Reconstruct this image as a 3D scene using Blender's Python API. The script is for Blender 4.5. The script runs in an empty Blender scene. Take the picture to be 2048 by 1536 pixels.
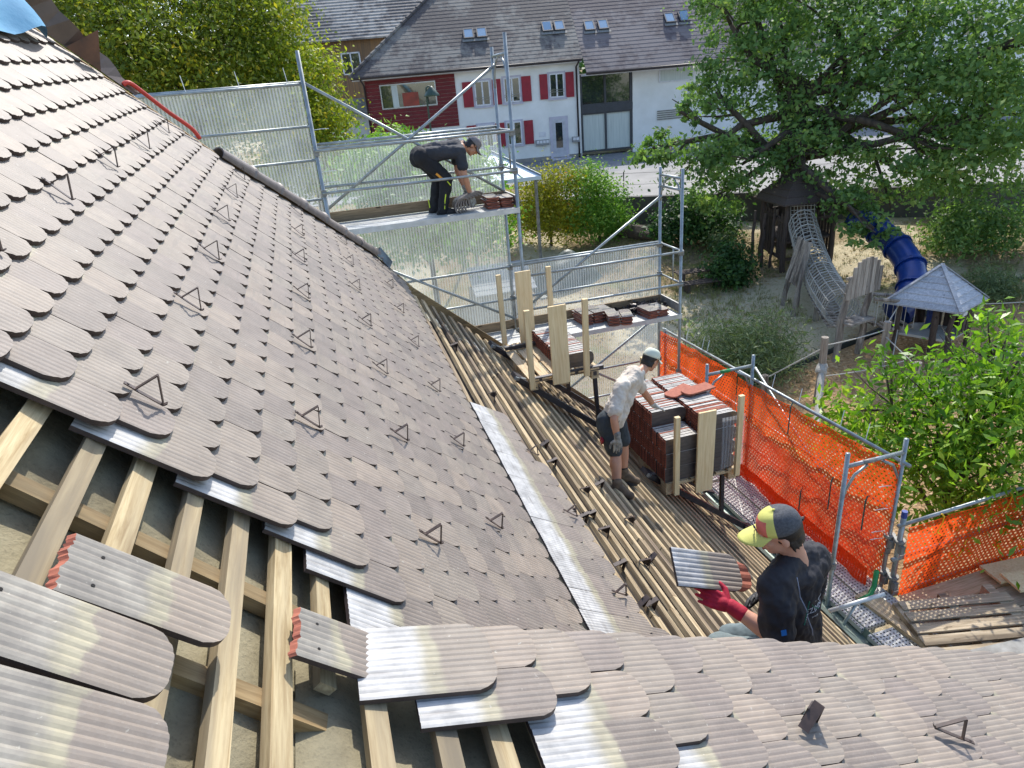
import bpy, bmesh, math, random
import numpy as np
from mathutils import Vector, Matrix, Quaternion
from math import sin, cos, radians, pi, sqrt, hypot, atan2

random.seed(7)
rng = np.random.default_rng(7)
scene = bpy.context.scene
COL = scene.collection

# ------------------------------------------------------------------ camera
# metres; the camera is the origin, +Y runs along the eaves (away), +X down the roof slope
cam_data = bpy.data.cameras.new('camera')
cam_data.sensor_width = 36.0
cam_data.lens = 36.0 * 1340.0 / 2048.0
cam_data.clip_start = 0.05
cam_data.clip_end = 1500
cam = bpy.data.objects.new('camera', cam_data)
COL.objects.link(cam)
RIGHT = Vector((0.95637236, -0.28055822, -0.08148003))
DOWN = Vector((-0.18530214, -0.36690955, -0.91161423))
FWD = Vector((0.22586507, 0.88694107, -0.40289019))
cam.matrix_world = Matrix((RIGHT, -DOWN, -FWD)).transposed().to_4x4()
scene.camera = cam

# ------------------------------------------------------------------ light
SUN_AZ, SUN_EL = radians(27), radians(46)
world = bpy.data.worlds.new('World')
scene.world = world
world.use_nodes = True
wn = world.node_tree
bg = wn.nodes['Background']
sky = wn.nodes.new('ShaderNodeTexSky')
sky.sky_type = 'NISHITA'
sky.sun_disc = False
sky.sun_elevation = SUN_EL
sky.sun_rotation = SUN_AZ
sky.altitude = 500
sky.air_density = 1.0
sky.dust_density = 1.6
wn.links.new(sky.outputs[0], bg.inputs[0])
bg.inputs[1].default_value = 0.15
sun_data = bpy.data.lights.new('sun', 'SUN')
sun_data.energy = 2.5
sun_data.angle = radians(0.6)
sun_data.color = (1.0, 0.955, 0.88)
sun = bpy.data.objects.new('sun', sun_data)
COL.objects.link(sun)
SDIR = Vector((sin(SUN_AZ) * cos(SUN_EL), cos(SUN_AZ) * cos(SUN_EL), sin(SUN_EL)))
sun.rotation_euler = SDIR.to_track_quat('Z', 'Y').to_euler()

vs = scene.view_settings
vs.view_transform = 'Standard'
vs.look = 'None'
vs.exposure = 1.1
vs.gamma = 1.0
vs.use_curve_mapping = False
scene.cycles.max_bounces = 6
scene.cycles.transparent_max_bounces = 24
scene.cycles.use_denoising = True

# ------------------------------------------------------------------ materials
MATS = {}

def srgb(r, g, b):
    f = lambda c: ((c / 255 + 0.055) / 1.055) ** 2.4 if c > 10 else c / 255 / 12.92
    return (f(r), f(g), f(b))

class NT:
    """small node-tree helper"""
    def __init__(self, name):
        self.m = bpy.data.materials.new(name)
        self.m.use_nodes = True
        self.t = self.m.node_tree
        self.b = self.t.nodes['Principled BSDF']
        self.out = self.t.nodes['Material Output']
        self._c = {}
    def n(self, typ, **kw):
        nd = self.t.nodes.new('ShaderNode' + typ)
        for k, v in kw.items():
            setattr(nd, k, v)
        return nd
    def l(self, a, b):
        self.t.links.new(a, b)
    def coord(self, kind='Object'):
        if 'tc' not in self._c:
            self._c['tc'] = self.n('TexCoord')
        return self._c['tc'].outputs[kind]
    def mapped(self, kind='Object', scale=(1, 1, 1), rot=(0, 0, 0), loc=(0, 0, 0)):
        mp = self.n('Mapping')
        mp.inputs['Scale'].default_value = scale
        mp.inputs['Rotation'].default_value = rot
        mp.inputs['Location'].default_value = loc
        self.l(self.coord(kind), mp.inputs[0])
        return mp.outputs[0]
    def noise(self, vec, scale, detail=6, rough=.6, dist=0):
        nd = self.n('TexNoise')
        nd.inputs['Scale'].default_value = scale
        nd.inputs['Detail'].default_value = detail
        nd.inputs['Roughness'].default_value = rough
        nd.inputs['Distortion'].default_value = dist
        self.l(vec, nd.inputs['Vector'])
        return nd.outputs['Fac']
    def ramp(self, fac, stops):
        r = self.n('ValToRGB')
        e = r.color_ramp.elements
        while len(e) < len(stops):
            e.new(0.5)
        for i, (p, c) in enumerate(stops):
            e[i].position = p
            e[i].color = (*c, 1) if len(c) == 3 else c
        self.l(fac, r.inputs[0])
        return r.outputs[0]
    def mix(self, fac, a, b, blend='MIX'):
        mx = self.n('MixRGB', blend_type=blend)
        for sock, v in ((mx.inputs[0], fac), (mx.inputs[1], a), (mx.inputs[2], b)):
            if hasattr(v, 'links'):
                self.l(v, sock)
            elif isinstance(v, (int, float)):
                sock.default_value = v
            else:
                sock.default_value = (*v, 1)
        return mx.outputs[0]
    def math(self, op, a, b=0.0):
        md = self.n('Math', operation=op)
        for sock, v in ((md.inputs[0], a), (md.inputs[1], b)):
            if hasattr(v, 'links'):
                self.l(v, sock)
            else:
                sock.default_value = v
        return md.outputs[0]
    def bump(self, height, strength=.3, dist=.01):
        bp = self.n('Bump')
        bp.inputs['Strength'].default_value = strength
        bp.inputs['Distance'].default_value = dist
        self.l(height, bp.inputs['Height'])
        self.l(bp.outputs[0], self.b.inputs['Normal'])
    def base(self, c):
        if hasattr(c, 'links'):
            self.l(c, self.b.inputs['Base Color'])
        else:
            self.b.inputs['Base Color'].default_value = (*c, 1)
    def set(self, **kw):
        for k, v in kw.items():
            s = self.b.inputs[k.replace('_', ' ')]
            if hasattr(v, 'links'):
                self.l(v, s)
            else:
                s.default_value = v
    def rnd(self):
        return self.n('ObjectInfo').outputs['Random']

def simple(name, c1, c2=None, scale=6, rough=.7, bump=.2, bdist=.004, metallic=0, stretch=(1, 1, 1),
           spec=.5, varobj=0.0, coord='Object', detail=6, bscale=None):
    """weathered procedural material: two-tone noise, fine relief, optional per-object variation"""
    t = NT(name)
    v = t.mapped(coord, stretch)
    f = t.noise(v, scale, detail)
    c2 = c2 or tuple(x * .75 for x in c1)
    col = t.ramp(f, [(.3, c2), (.7, c1)])
    if varobj:
        r = t.rnd()
        col = t.mix(1.0, col, t.ramp(r, [(0, (1 - varobj,) * 3), (1, (1 + varobj * .6,) * 3)]), 'MULTIPLY')
    t.base(col)
    t.set(Roughness=rough, Metallic=metallic, Specular_IOR_Level=spec)
    if bump:
        t.bump(t.noise(v, bscale or scale * 5, 4), bump, bdist)
    MATS[name] = t.m
    return t.m

def wood(name, c1, c2, axis=1, rough=.8, varobj=.2, grain=60, knots=True, dark=None):
    """sawn timber: grain stretched along one local axis"""
    t = NT(name)
    st = [1, 1, 1]
    st[axis] = .06
    v = t.mapped('Object', tuple(st))
    off = t.math('MULTIPLY', t.rnd(), 37.0)
    va = t.n('VectorMath', operation='ADD')
    t.l(v, va.inputs[0])
    t.l(off, va.inputs[1])
    v = va.outputs[0]
    g = t.noise(v, grain, 5, .65, .6)
    b = t.noise(v, 4.5, 5, .6)
    col = t.ramp(g, [(.32, c2), (.62, c1)])
    if dark:
        col = t.mix(t.ramp(b, [(.46, (0, 0, 0)), (.66, (1, 1, 1))]), col, dark)
    st2 = [1, 1, 1]
    st2[axis] = .5
    kn = t.noise(t.mapped('Object', tuple(st2)), 9, 3)
    if knots:
        col = t.mix(t.ramp(kn, [(.66, (0, 0, 0)), (.72, (1, 1, 1))]), col, tuple(x * .45 for x in c2))
    if varobj:
        col = t.mix(1.0, col, t.ramp(t.rnd(), [(0, (1 - varobj,) * 3), (1, (1 + varobj * .5,) * 3)]), 'MULTIPLY')
    t.base(col)
    t.set(Roughness=rough, Specular_IOR_Level=.25)
    t.bump(g, .35, .003)
    MATS[name] = t.m
    return t.m

# ------------------------------------------------------------------ mesh helpers
class MB:
    """collects shapes into one mesh"""
    def __init__(self):
        self.v = []
        self.f = []
        self.mi = []
        self.uv = None
    def add(self, vs, fs, m=0):
        o = len(self.v)
        self.v.extend([tuple(p) for p in vs])
        self.f.extend([tuple(i + o for i in f) for f in fs])
        self.mi.extend([m] * len(fs))
        return self
    def box(self, c, s, rot=None, m=0):
        """centre, full size, optional 3x3/euler"""
        hx, hy, hz = s[0] / 2, s[1] / 2, s[2] / 2
        pts = [Vector((x, y, z)) for x in (-hx, hx) for y in (-hy, hy) for z in (-hz, hz)]
        if rot is not None:
            pts = [rot @ p for p in pts]
        c = Vector(c)
        return self.add([p + c for p in pts], [(0, 1, 3, 2), (4, 6, 7, 5), (0, 4, 5, 1), (2, 3, 7, 6), (0, 2, 6, 4), (1, 5, 7, 3)], m)
    def beam(self, a, b, w, t, up=(0, 0, 1), m=0):
        """box from a to b, width w (sideways) and thickness t (along up)"""
        a, b = Vector(a), Vector(b)
        d = (b - a).normalized()
        u = Vector(up)
        sd = d.cross(u)
        if sd.length < 1e-4:
            sd = d.cross(Vector((1, 0, 0)))
        sd.normalize()
        u = sd.cross(d)
        rot = Matrix((d, sd, u)).transposed()
        return self.box((a + b) / 2, ((b - a).length, w, t), rot, m)
    def tube(self, pts, r, n=8, cap=True, m=0):
        pts = [Vector(p) for p in pts]
        k = len(pts)
        rs = r if isinstance(r, (list, tuple)) else [r] * k
        rings = []
        prev = None
        for i, p in enumerate(pts):
            d = (pts[min(i + 1, k - 1)] - pts[max(i - 1, 0)])
            d = d.normalized() if d.length > 1e-9 else Vector((0, 0, 1))
            if prev is None:
                a = d.cross(Vector((0, 0, 1)))
                if a.length < .05:
                    a = d.cross(Vector((1, 0, 0)))
            else:
                a = prev - d * prev.dot(d)
            a.normalize()
            prev = a
            b = d.cross(a)
            rings.append([p + (a * cos(2 * pi * j / n) + b * sin(2 * pi * j / n)) * rs[i] for j in range(n)])
        vs = [q for rg in rings for q in rg]
        fs = []
        for i in range(k - 1):
            for j in range(n):
                fs.append((i * n + j, i * n + (j + 1) % n, (i + 1) * n + (j + 1) % n, (i + 1) * n + j))
        if cap:
            fs.append(tuple(range(n - 1, -1, -1)))
            fs.append(tuple((k - 1) * n + j for j in range(n)))
        return self.add(vs, fs, m)
    def prism(self, poly, a, b, m=0):
        """extrude polygon (list of 3D points) by vector from offset a to b"""
        a, b = Vector(a), Vector(b)
        n = len(poly)
        vs = [Vector(p) + a for p in poly] + [Vector(p) + b for p in poly]
        fs = [tuple(range(n - 1, -1, -1)), tuple(range(n, 2 * n))]
        fs += [(i, (i + 1) % n, n + (i + 1) % n, n + i) for i in range(n)]
        return self.add(vs, fs, m)
    def quad(self, a, b, c, d, m=0):
        return self.add([a, b, c, d], [(0, 1, 2, 3)], m)
    def mesh(self, name, mats, smooth=False, fix=True):
        me = bpy.data.meshes.new(name)
        me.from_pydata(self.v, [], self.f)
        for mt in (mats if isinstance(mats, (list, tuple)) else [mats]):
            me.materials.append(mt)
        if max(self.mi, default=0):
            me.polygons.foreach_set('material_index', self.mi)
        if fix:
            bm = bmesh.new()
            bm.from_mesh(me)
            bmesh.ops.recalc_face_normals(bm, faces=bm.faces)
            bm.to_mesh(me)
            bm.free()
        if smooth:
            me.polygons.foreach_set('use_smooth', [True] * len(me.polygons))
        me.update()
        return me
    def build(self, name, mats, parent=None, smooth=False, **kw):
        o = bpy.data.objects.new(name, self.mesh(name, mats, smooth))
        COL.objects.link(o)
        attach(o, parent)
        props(o, **kw)
        return o

def props(o, label=None, category=None, group=None, kind=None):
    for k, v in (('label', label), ('category', category), ('group', group), ('kind', kind)):
        if v:
            o[k] = v
    return o

def wmat(o):
    return (wmat(o.parent) @ o.matrix_parent_inverse @ o.matrix_basis) if o.parent else o.matrix_basis.copy()

def attach(o, parent):
    if parent is not None:
        o.parent = parent
        o.matrix_parent_inverse = wmat(parent).inverted()

def thing(name, loc, label, category, group=None, kind=None):
    e = bpy.data.objects.new(name, None)
    e.empty_display_size = .2
    e.location = loc
    COL.objects.link(e)
    return props(e, label, category, group, kind)

def inst(name, me, mw, parent=None, **kw):
    o = bpy.data.objects.new(name, me)
    COL.objects.link(o)
    o.matrix_world = mw
    attach(o, parent)
    props(o, **kw)
    return o

def frame(o, x, y, z):
    m = Matrix((x, y, z)).transposed().to_4x4()
    m.translation = o
    return m

V = Vector
def lerp(a, b, t):
    return a + (b - a) * t
def vl(a, b, t):
    return V(a).lerp(V(b), t)
# ================================================================== THE ROOF BEING STRIPPED
# the tiled upper slope is steep (50 degrees); the stripped lower slope kicks out to about 39 degrees
NR = V((.765194, -.037467, .642709)).normalized()      # upper roof normal
YA = V((-.003174, .998074, .061961)).normalized()      # along the courses
DR = YA.cross(NR).normalized()                         # down the slope
HR = 1.07                                              # tile surface lies this far from the camera
VK = 2.92                                              # kick line
GUTX, GUTZ = 4.62, -5.56                               # gutter edge
def lower(y):
    K = NR * -HR + DR * VK + YA * y
    d = V((GUTX, K.y + .2, GUTZ)) - K
    L = d.length
    d = d / L
    n = d.cross(YA)
    n = n if n.z > 0 else -n
    return K, d, n.normalized(), L
def RP(y, v, n=0.0):
    """point on the slope: y along the courses, v down the slope, n above the tile surface"""
    if v <= VK:
        return NR * (n - HR) + DR * v + YA * y
    K, d, nn, L = lower(y)
    return K + d * (v - VK) + nn * n
def AX(y, v):
    """local axes (down, along, normal)"""
    if v <= VK: return DR, YA, NR
    K, d, nn, L = lower(y)
    return d, nn.cross(d).normalized(), nn
def RROT(y, v):
    return Matrix(AX(y, v)).transposed()
VEAVE = VK + lower(6)[3]
def roof_z(x):
    """height of the roof at plan x (y about 1.6)"""
    k = RP(1.6, VK)
    if x < k.x: return -(HR + NR.x * x + NR.y * 1.6) / NR.z
    return lerp(k.z, GUTZ, (x - k.x) / (GUTX - k.x))
TW, TL, TT, EXPO = .18, .40, .018, .1555
TILT = TT * 1.08 / EXPO

def tile_arrays(w=TW, l=TL, ribs=8, per=3, rows=(0.0, .05, .16, .4), t=TT, amp=.0028, corner=.07):
    """ribbed beaver-tail tile. local: x across, y from tip (0) up to head (l), z up; top surface at z=0"""
    prof = [0.0, .75, 1.0] if per == 3 else [0.0, 1.0]
    n = ribs * per + 1
    xs = [-w / 2 + w * i / (n - 1) for i in range(n)]
    zs = [(prof[i % per] - 1) * amp for i in range(n)]
    hs = w / 2
    tip = []
    for x in xs:
        e = max(0, (abs(x) - (hs - corner)) / corner)
        tip.append(corner * .95 * (1 - sqrt(max(0, 1 - e * e * .985))))
    vs, uv = [], []
    k = len(rows)
    for r in rows:
        for x, z, tp in zip(xs, zs, tip):
            y = tp + r * (1 - tp / l) if r < l else l
            vs.append((x, y, z)); uv.append((x / w + .5, y))
    for r in (0, l):
        for x, z, tp in zip(xs, zs, tip):
            y = tp if r == 0 else l
            vs.append((x, y, -t)); uv.append((x / w + .5, y))
    fs = []
    for r in range(k - 1):
        for i in range(n - 1):
            fs.append((r * n + i, r * n + i + 1, (r + 1) * n + i + 1, (r + 1) * n + i))
    b0, b1 = k * n, (k + 1) * n
    ntop = len(fs)
    for i in range(n - 1):
        fs.append((b0 + i, b0 + i + 1, i + 1, i))                    # tip edge
        fs.append(((k - 1) * n + i, (k - 1) * n + i + 1, b1 + i + 1, b1 + i))
    for i in (0, n - 1):
        col = [r * n + i for r in range(k)]
        fs.append(tuple(([b0 + i] + col + [b1 + i])[::1 if i else -1]))
    fs.append(tuple([b0 + i for i in range(n)][::-1] + [b1 + i for i in range(n)])[::-1])
    return vs, fs, uv, ntop

def tile_mesh(name, mats, head_m=1, **kw):
    vs, fs, uv, ntop = tile_arrays(**kw)
    me = bpy.data.meshes.new(name)
    me.from_pydata(vs, [], fs)
    for m in mats:
        me.materials.append(m)
    ul = me.uv_layers.new(name='UVMap')
    for p in me.polygons:
        for li in p.loop_indices:
            ul.data[li].uv = uv[me.loops[li].vertex_index]
        p.material_index = 0 if p.index < ntop else 1
        if len(mats) > 2 and p.index >= ntop and min(me.vertices[q].co.y for q in p.vertices) > max(uv, key=lambda c: c[1])[1] - .001: p.material_index = 2
    bm = bmesh.new(); bm.from_mesh(me)
    bmesh.ops.recalc_face_normals(bm, faces=bm.faces)
    bm.to_mesh(me); bm.free()
    return me

def tile_material(name, expo=.165, pale_=((134, 133, 130), (180, 178, 174), (210, 208, 203)), wobble=.07):
    """dark engobed clay; the head that lay under the next course kept its pale bloom"""
    t = NT(name)
    uvn = t.coord('UV')
    sep = t.n('SeparateXYZ'); t.l(uvn, sep.inputs[0])
    ob = t.mapped('Object', (1, 1, 1))
    at = t.n('Attribute', attribute_name='rnd')
    rnd = t.math('FRACT', t.math('ADD', at.outputs['Fac'], t.rnd()))
    va = t.n('VectorMath', operation='ADD')
    t.l(ob, va.inputs[0])
    off = t.math('MULTIPLY', rnd, 53.0); t.l(off, va.inputs[1])
    vv = va.outputs[0]
    wob = t.noise(vv, 7, 6, .62, .5)
    y = t.math('ADD', sep.outputs['Y'], t.math('MULTIPLY', t.math('SUBTRACT', wob, .5), wobble))
    y = t.math('ADD', y, t.math('MULTIPLY', t.math('SUBTRACT', rnd, .5), .03))
    n1 = t.noise(vv, 9, 5)
    n2 = t.noise(vv, 140, 4)
    brown = t.ramp(n1, [(.25, srgb(123, 113, 103)), (.75, srgb(150, 139, 127))])
    brown = t.mix(1.0, brown, t.ramp(rnd, [(0, (.80, .79, .79)), (.35, (.97, .94, .95)), (.6, (1, 1, .97)), (1, (1.17, 1.12, 1.06))]), 'MULTIPLY')
    brown = t.mix(t.ramp(n2, [(.5, (0, 0, 0)), (.8, (.35,) * 3)]), brown, srgb(150, 145, 138))
    pale = t.ramp(n1, [(.2, srgb(*pale_[0])), (.5, srgb(*pale_[1])), (.8, srgb(*pale_[2]))])
    cream = t.ramp(n1, [(.25, srgb(128, 122, 106)), (.75, srgb(178, 170, 144))])
    f1 = t.n('MapRange'); f1.interpolation_type = 'SMOOTHSTEP'
    t.l(y, f1.inputs[0]); f1.inputs[1].default_value = expo - .006; f1.inputs[2].default_value = expo + .012
    f2 = t.n('MapRange'); f2.interpolation_type = 'SMOOTHSTEP'
    t.l(y, f2.inputs[0]); f2.inputs[1].default_value = expo + .03; f2.inputs[2].default_value = expo + .085
    col = t.mix(f1.outputs[0], brown, cream)
    col = t.mix(f2.outputs[0], col, pale)
    streak = t.noise(t.mapped('Object', (22, 2.2, 1)), 2.2, 5, .6)
    col = t.mix(t.ramp(streak, [(.5, (0, 0, 0)), (.72, (.55,) * 3)]), col, srgb(112, 106, 100))
    spots = t.noise(vv, 55, 3)
    col = t.mix(t.ramp(spots, [(.68, (0, 0, 0)), (.74, (.6,) * 3)]), col, srgb(186, 182, 168))
    t.base(col)
    t.set(Roughness=.58, Specular_IOR_Level=.38)
    t.bump(n2, .25, .0012)
    MATS[name] = t.m
    return t.m

M_TILE = tile_material('tile_engobe')
M_TEDGE = simple('tile_edge', srgb(74, 62, 57), srgb(52, 44, 42), 20, .7)
M_TERRA = simple('terracotta', srgb(178, 108, 84), srgb(148, 84, 66), 18, .85, varobj=.12)
M_BAT_OLD = wood('batten_old', srgb(205, 186, 146), srgb(160, 137, 99), 1, dark=srgb(128, 117, 98), varobj=.22)
M_BAT_YEL = wood('batten_straw', srgb(204, 184, 148), srgb(150, 126, 92), 1, dark=srgb(108, 94, 80), varobj=.32)
M_RAFTER = wood('rafter_timber', srgb(170, 146, 106), srgb(128, 104, 70), 0, varobj=.1, dark=srgb(104, 92, 70))
M_HOOK = simple('hook_brown', srgb(84, 68, 60), srgb(56, 46, 42), 30, .5, .1)
M_HOOKG = simple('hook_galvanised', srgb(176, 172, 164), srgb(140, 134, 124), 30, .4, .1, metallic=.5)

def felt_material():
    t = NT('underlay_felt')
    v = t.mapped('Object')
    a = t.noise(v, 3.2, 7, .65, .4)
    b = t.noise(v, 90, 4)
    col = t.ramp(a, [(.3, srgb(112, 105, 86)), (.5, srgb(142, 134, 110)), (.72, srgb(164, 156, 130))])
    col = t.mix(t.ramp(b, [(.55, (0, 0, 0)), (.75, (.4,) * 3)]), col, srgb(74, 70, 60))
    t.base(col); t.set(Roughness=.95, Specular_IOR_Level=.15)
    t.bump(t.math('ADD', t.math('MULTIPLY', a, 3.0), b), .6, .006)
    return t.m
M_FELT = felt_material()

ME_TILE = tile_mesh('tile', [M_TILE, M_TEDGE])
TILE_LITE = tile_arrays(per=2, rows=(0.0, .06, .4))

house = thing('roof_building', V((3, 4, -8)), 'large house with its dark ribbed tile roof half stripped to the battens', 'building')

def tile_matrix(y, v, n=0.0, tilt=TILT, yaw=0.0):
    """tip centre at roof (y, v, n)"""
    D, Y, N = AX(y, v)
    o = RP(y, v, n)
    up = -D
    if yaw:
        up = Quaternion(N, yaw) @ up
    ax = up.cross(N).normalized()
    q = Quaternion(ax, -tilt)
    up2, z2 = q @ up, q @ N
    x = up2.cross(z2)
    return frame(o, x, up2, z2)

KTOP, KLAST = -14, 16
V0 = .26
def HIP(v):
    """far end of the slope: hip above, gable rake below"""
    return min(8.75, 6.78 + (.9 if v > 0 else .62) * v)
tiles = []          # (dist, y, v)
for k in range(KTOP, KLAST + 1):
    v = V0 + k * EXPO
    j0 = 1.86 if k % 2 == 0 else 1.95
    if v > 1.25: j0 -= TW
    if v > 1.5: j0 -= TW
    if v < -.1: j0 -= TW * (2 if k < -4 else 1)
    y = j0 + TW / 2
    while y < HIP(v - .08) - .02:
        tiles.append((RP(y, v).length, y + random.uniform(-.0025, .0025), v + random.uniform(-.004, .004), k))
        y += TW
for T, y0, y1 in ((3.30, 1.6, 5.36), (3.4555, 1.69, 4.6), (3.611, 1.6, 2.6)):     # two courses left below the kick
    y = y0 + TW / 2
    while y < y1:
        tiles.append((RP(y, T).length, y, T + random.uniform(-.004, .004), 40))
        y += TW
tiles.sort()
NEAR = 270
for d, y, v, k in tiles[:NEAR]:
    m = tile_matrix(y, v, random.uniform(-.001, .002), tilt=TILT + random.uniform(-.006, .008), yaw=random.uniform(-.008, .008))
    inst('tile', ME_TILE, m, house)
# the remaining tiles of the slope, one mesh
vs_, fs_, uv_, nt_ = TILE_LITE
base_v = np.array(vs_); base_uv = np.array(uv_)
allv, allf, alluv, allr, mi = [], [], [], [], []
for i, (d, y, v, k) in enumerate(tiles[NEAR:]):
    m = np.array(tile_matrix(y, v, random.uniform(-.001, .002), tilt=TILT + random.uniform(-.006, .008), yaw=random.uniform(-.008, .008)))
    allv.append(base_v @ m[:3, :3].T + m[:3, 3])
    o = i * len(vs_)
    allf += [tuple(q + o for q in f) for f in fs_]
    mi += [0 if q < nt_ else 1 for q in range(len(fs_))]
    alluv.append(base_uv)
    allr += [random.random()] * len(vs_)
me = bpy.data.meshes.new('tile_field')
me.from_pydata(np.vstack(allv).tolist(), [], allf)
me.materials.append(M_TILE); me.materials.append(M_TEDGE)
me.polygons.foreach_set('material_index', mi)
ul = me.uv_layers.new(name='UVMap')
vi = np.zeros(len(me.loops), dtype=np.int32); me.loops.foreach_get('vertex_index', vi)
ul.data.foreach_set('uv', np.vstack(alluv)[vi].ravel())
at = me.attributes.new('rnd', 'FLOAT', 'POINT'); at.data.foreach_set('value', allr)
o = bpy.data.objects.new('tile_field', me); COL.objects.link(o); attach(o, house); o['kind'] = 'stuff'

# ---- battens
BN = -TT - TILT * (TL - .02)          # top of battens
BT, BW = .03, .052
def batten(y0, y1, v, mat, n=BN, w=BW, t=BT, parent=house, wob=.006):
    """batten bar with slightly uneven edges"""
    k = max(2, int((y1 - y0) / .5))
    mb = MB()
    vs, fs = [], []
    L = y1 - y0
    for i in range(k + 1):
        yy = -L / 2 + L * i / k
        a, b, c, d = [random.uniform(-wob, wob) * .5 for _ in range(4)]
        vs += [(-w / 2 + a, yy, -t), (w / 2 + b, yy, -t), (w / 2 + c, yy, d * .3), (-w / 2 + a, yy, 0)]
    for i in range(k):
        for j in range(4):
            fs.append((i * 4 + j, i * 4 + (j + 1) % 4, i * 4 + 4 + (j + 1) % 4, i * 4 + 4 + j))
    fs += [(0, 1, 2, 3), (k * 4 + 3, k * 4 + 2, k * 4 + 1, k * 4)]
    mb.add(vs, fs)
    o = bpy.data.objects.new('batten', mb.mesh('batten', mat)); COL.objects.link(o)
    A, B = RP(y0, v, n), RP(y1, v, n)
    yv = (B - A).normalized()
    N = AX((y0 + y1) / 2, v)[2]
    D = yv.cross(N).normalized()
    o.matrix_world = frame((A + B) / 2, D, yv, D.cross(yv))
    attach(o, parent)
    return o
for k in range(-3, 40):
    v = .09 + k * EXPO
    if v > 2.86: break
    if v < 1.0:      # open corner at the bottom left, battens run on under the tiles
        batten(-.3, 2.35, v + random.uniform(-.006, .006), M_BAT_OLD, wob=.004, w=.058 + random.uniform(-.005, .006), t=.036)
    else:
        batten(1.35 if v < 1.12 else 1.62, 2.3, v, M_BAT_OLD)
v = 2.94
while v < VEAVE - .05:
    y = -.5
    RK = 8.72 - (v - 2.9) * .03
    while y < RK - .1:
        y2 = min(RK + random.uniform(-.06, .04), y + random.uniform(3.2, 4.6))
        if RK - y2 < .8: y2 = RK + random.uniform(-.06, .04)
        batten(y + .004, y2 - .004, v + random.uniform(-.006, .006), M_BAT_YEL, wob=.012, w=.058 + random.uniform(-.005, .008), t=.034)
        y = y2
    v += EXPO
# ---- counter battens and rafters below, felt underlay
UN = BN - .078
for y, v0, v1 in [(1.62, -2.2, 1.2), (1.27, .4, 1.15), (.66, -2.2, 1.1), (.05, -2.2, 1.1)]:
    o = bpy.data.objects.new('counter_batten', MB().box((0, 0, -.021), (v1 - v0, .055, .042)).mesh('counter_batten', M_RAFTER)); COL.objects.link(o)
    o.matrix_world = frame(RP(y, (v0 + v1) / 2, BN - .037), DR, YA, NR); attach(o, house)
mbf = MB()
nu, nvv = 40, 60
pts = []
for y in np.linspace(-.6, 2.9, nu):
    for v in np.linspace(-2.6, 2.7, nvv):
        sag = -.012 * (1 - cos(2 * pi * (y - .52) / .66)) - .006 * sin(3 * v + 2 * y) - .004 * sin(11 * v - 7 * y)
        pts.append(RP(y, v, UN + sag))
mbf.add(pts, [(i * nvv + j, i * nvv + j + 1, (i + 1) * nvv + j + 1, (i + 1) * nvv + j) for i in range(nu - 1) for j in range(nvv - 1)])
mbf.build('underlay', M_FELT, house, smooth=True)
# boarding under the open battens, coloured dark to paint the shade in the gaps
M_SARKSHADE = simple('boarding_gap_shade', srgb(58, 50, 42), srgb(40, 36, 32), 5, .95, .3)
mb = MB()
pts = [RP(y, v, UN - .12) for y in np.linspace(-.6, 8.7, 12) for v in np.linspace(2.6, VEAVE, 14)]
mb.add(pts, [(i * 14 + j, i * 14 + j + 1, (i + 1) * 14 + j + 1, (i + 1) * 14 + j) for i in range(11) for j in range(13)])
mb.build('boarding', M_SARKSHADE, house)
# ---- snow hooks on the tiles: bent flat strap, a pointed loop standing on the roof
def hook_mesh(name, mats, tail=True):
    mb = MB()
    w = .016
    pts = [(.018, 0, .004), (.055, 0, .004), (.078, 0, .08), (.148, 0, .004)]   # x down slope, z normal
    for a, b in zip(pts[:-1], pts[1:]):
        mb.beam(a, b, w, .004, up=(-.3, 0, 1))
    mb.beam((.15, 0, .004), (.155, 0, .014), w, .004, up=(1, 0, .2))
    mb.tube([(.03, 0, .0035), (.03, 0, .0085)], .004, 6, m=1)
    mb.beam((.05, 0, .002), (.15, 0, .002), w, .003)
    return mb.mesh(name, mats)
ME_HOOK = hook_mesh('snow_hook', [M_HOOK, M_TEDGE])
hook_spots = []
for j, v in enumerate((-.36, .27, .895, 1.53, 2.17)):
    y = (2.42, 2.12, 2.67, 2.3, 2.89)[j]
    while y < HIP(v) - .15:
        hook_spots.append((y + random.uniform(-.03, .03), v + random.uniform(-.012, .012)))
        y += .905
hook_spots += [(4.67, 3.29), (2.89, 3.28), (3.78, 3.29)]
for y, v in hook_spots:
    q = Quaternion(AX(y, v)[2], random.uniform(-.1, .1)).to_matrix()
    m = (q @ RROT(y, v)).to_4x4(); m.translation = RP(y, v - .05, .005)
    inst('snow_hook', ME_HOOK, m, house)
# hooks left hanging on the bare battens: dark folded straps
mb = MB()
mb.beam((-.03, 0, .0), (.03, 0, .075), .034, .005, up=(-1, 0, .6))
mb.beam((.03, 0, .075), (.075, 0, -.02), .034, .005, up=(1, 0, .5))
mb.beam((.0, .018, .03), (.055, .022, .03), .005, .05)
ME_BHOOK = mb.mesh('batten_hook', M_HOOK)
for y, v in [(5.92, 3.32), (3.91, 3.41), (3.91, 3.55), (4.02, 3.69), (3.84, 3.74), (3.37, 3.63), (4.3, 4.32), (3.58, 4.03), (3.68, 4.18), (2.96, 3.6), (4.51, 3.89), (4.83, 4.25), (4.81, 3.64), (7.04, 3.14), (5.19, 3.72), (2.99, 3.7)]:
    q = Quaternion(AX(y, v)[2], random.uniform(-.7, .7)).to_matrix()
    m = (q @ RROT(y, v)).to_4x4(); m.translation = RP(y, v, BN + .004)
    inst('snow_hook', ME_BHOOK, m, house)
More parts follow.
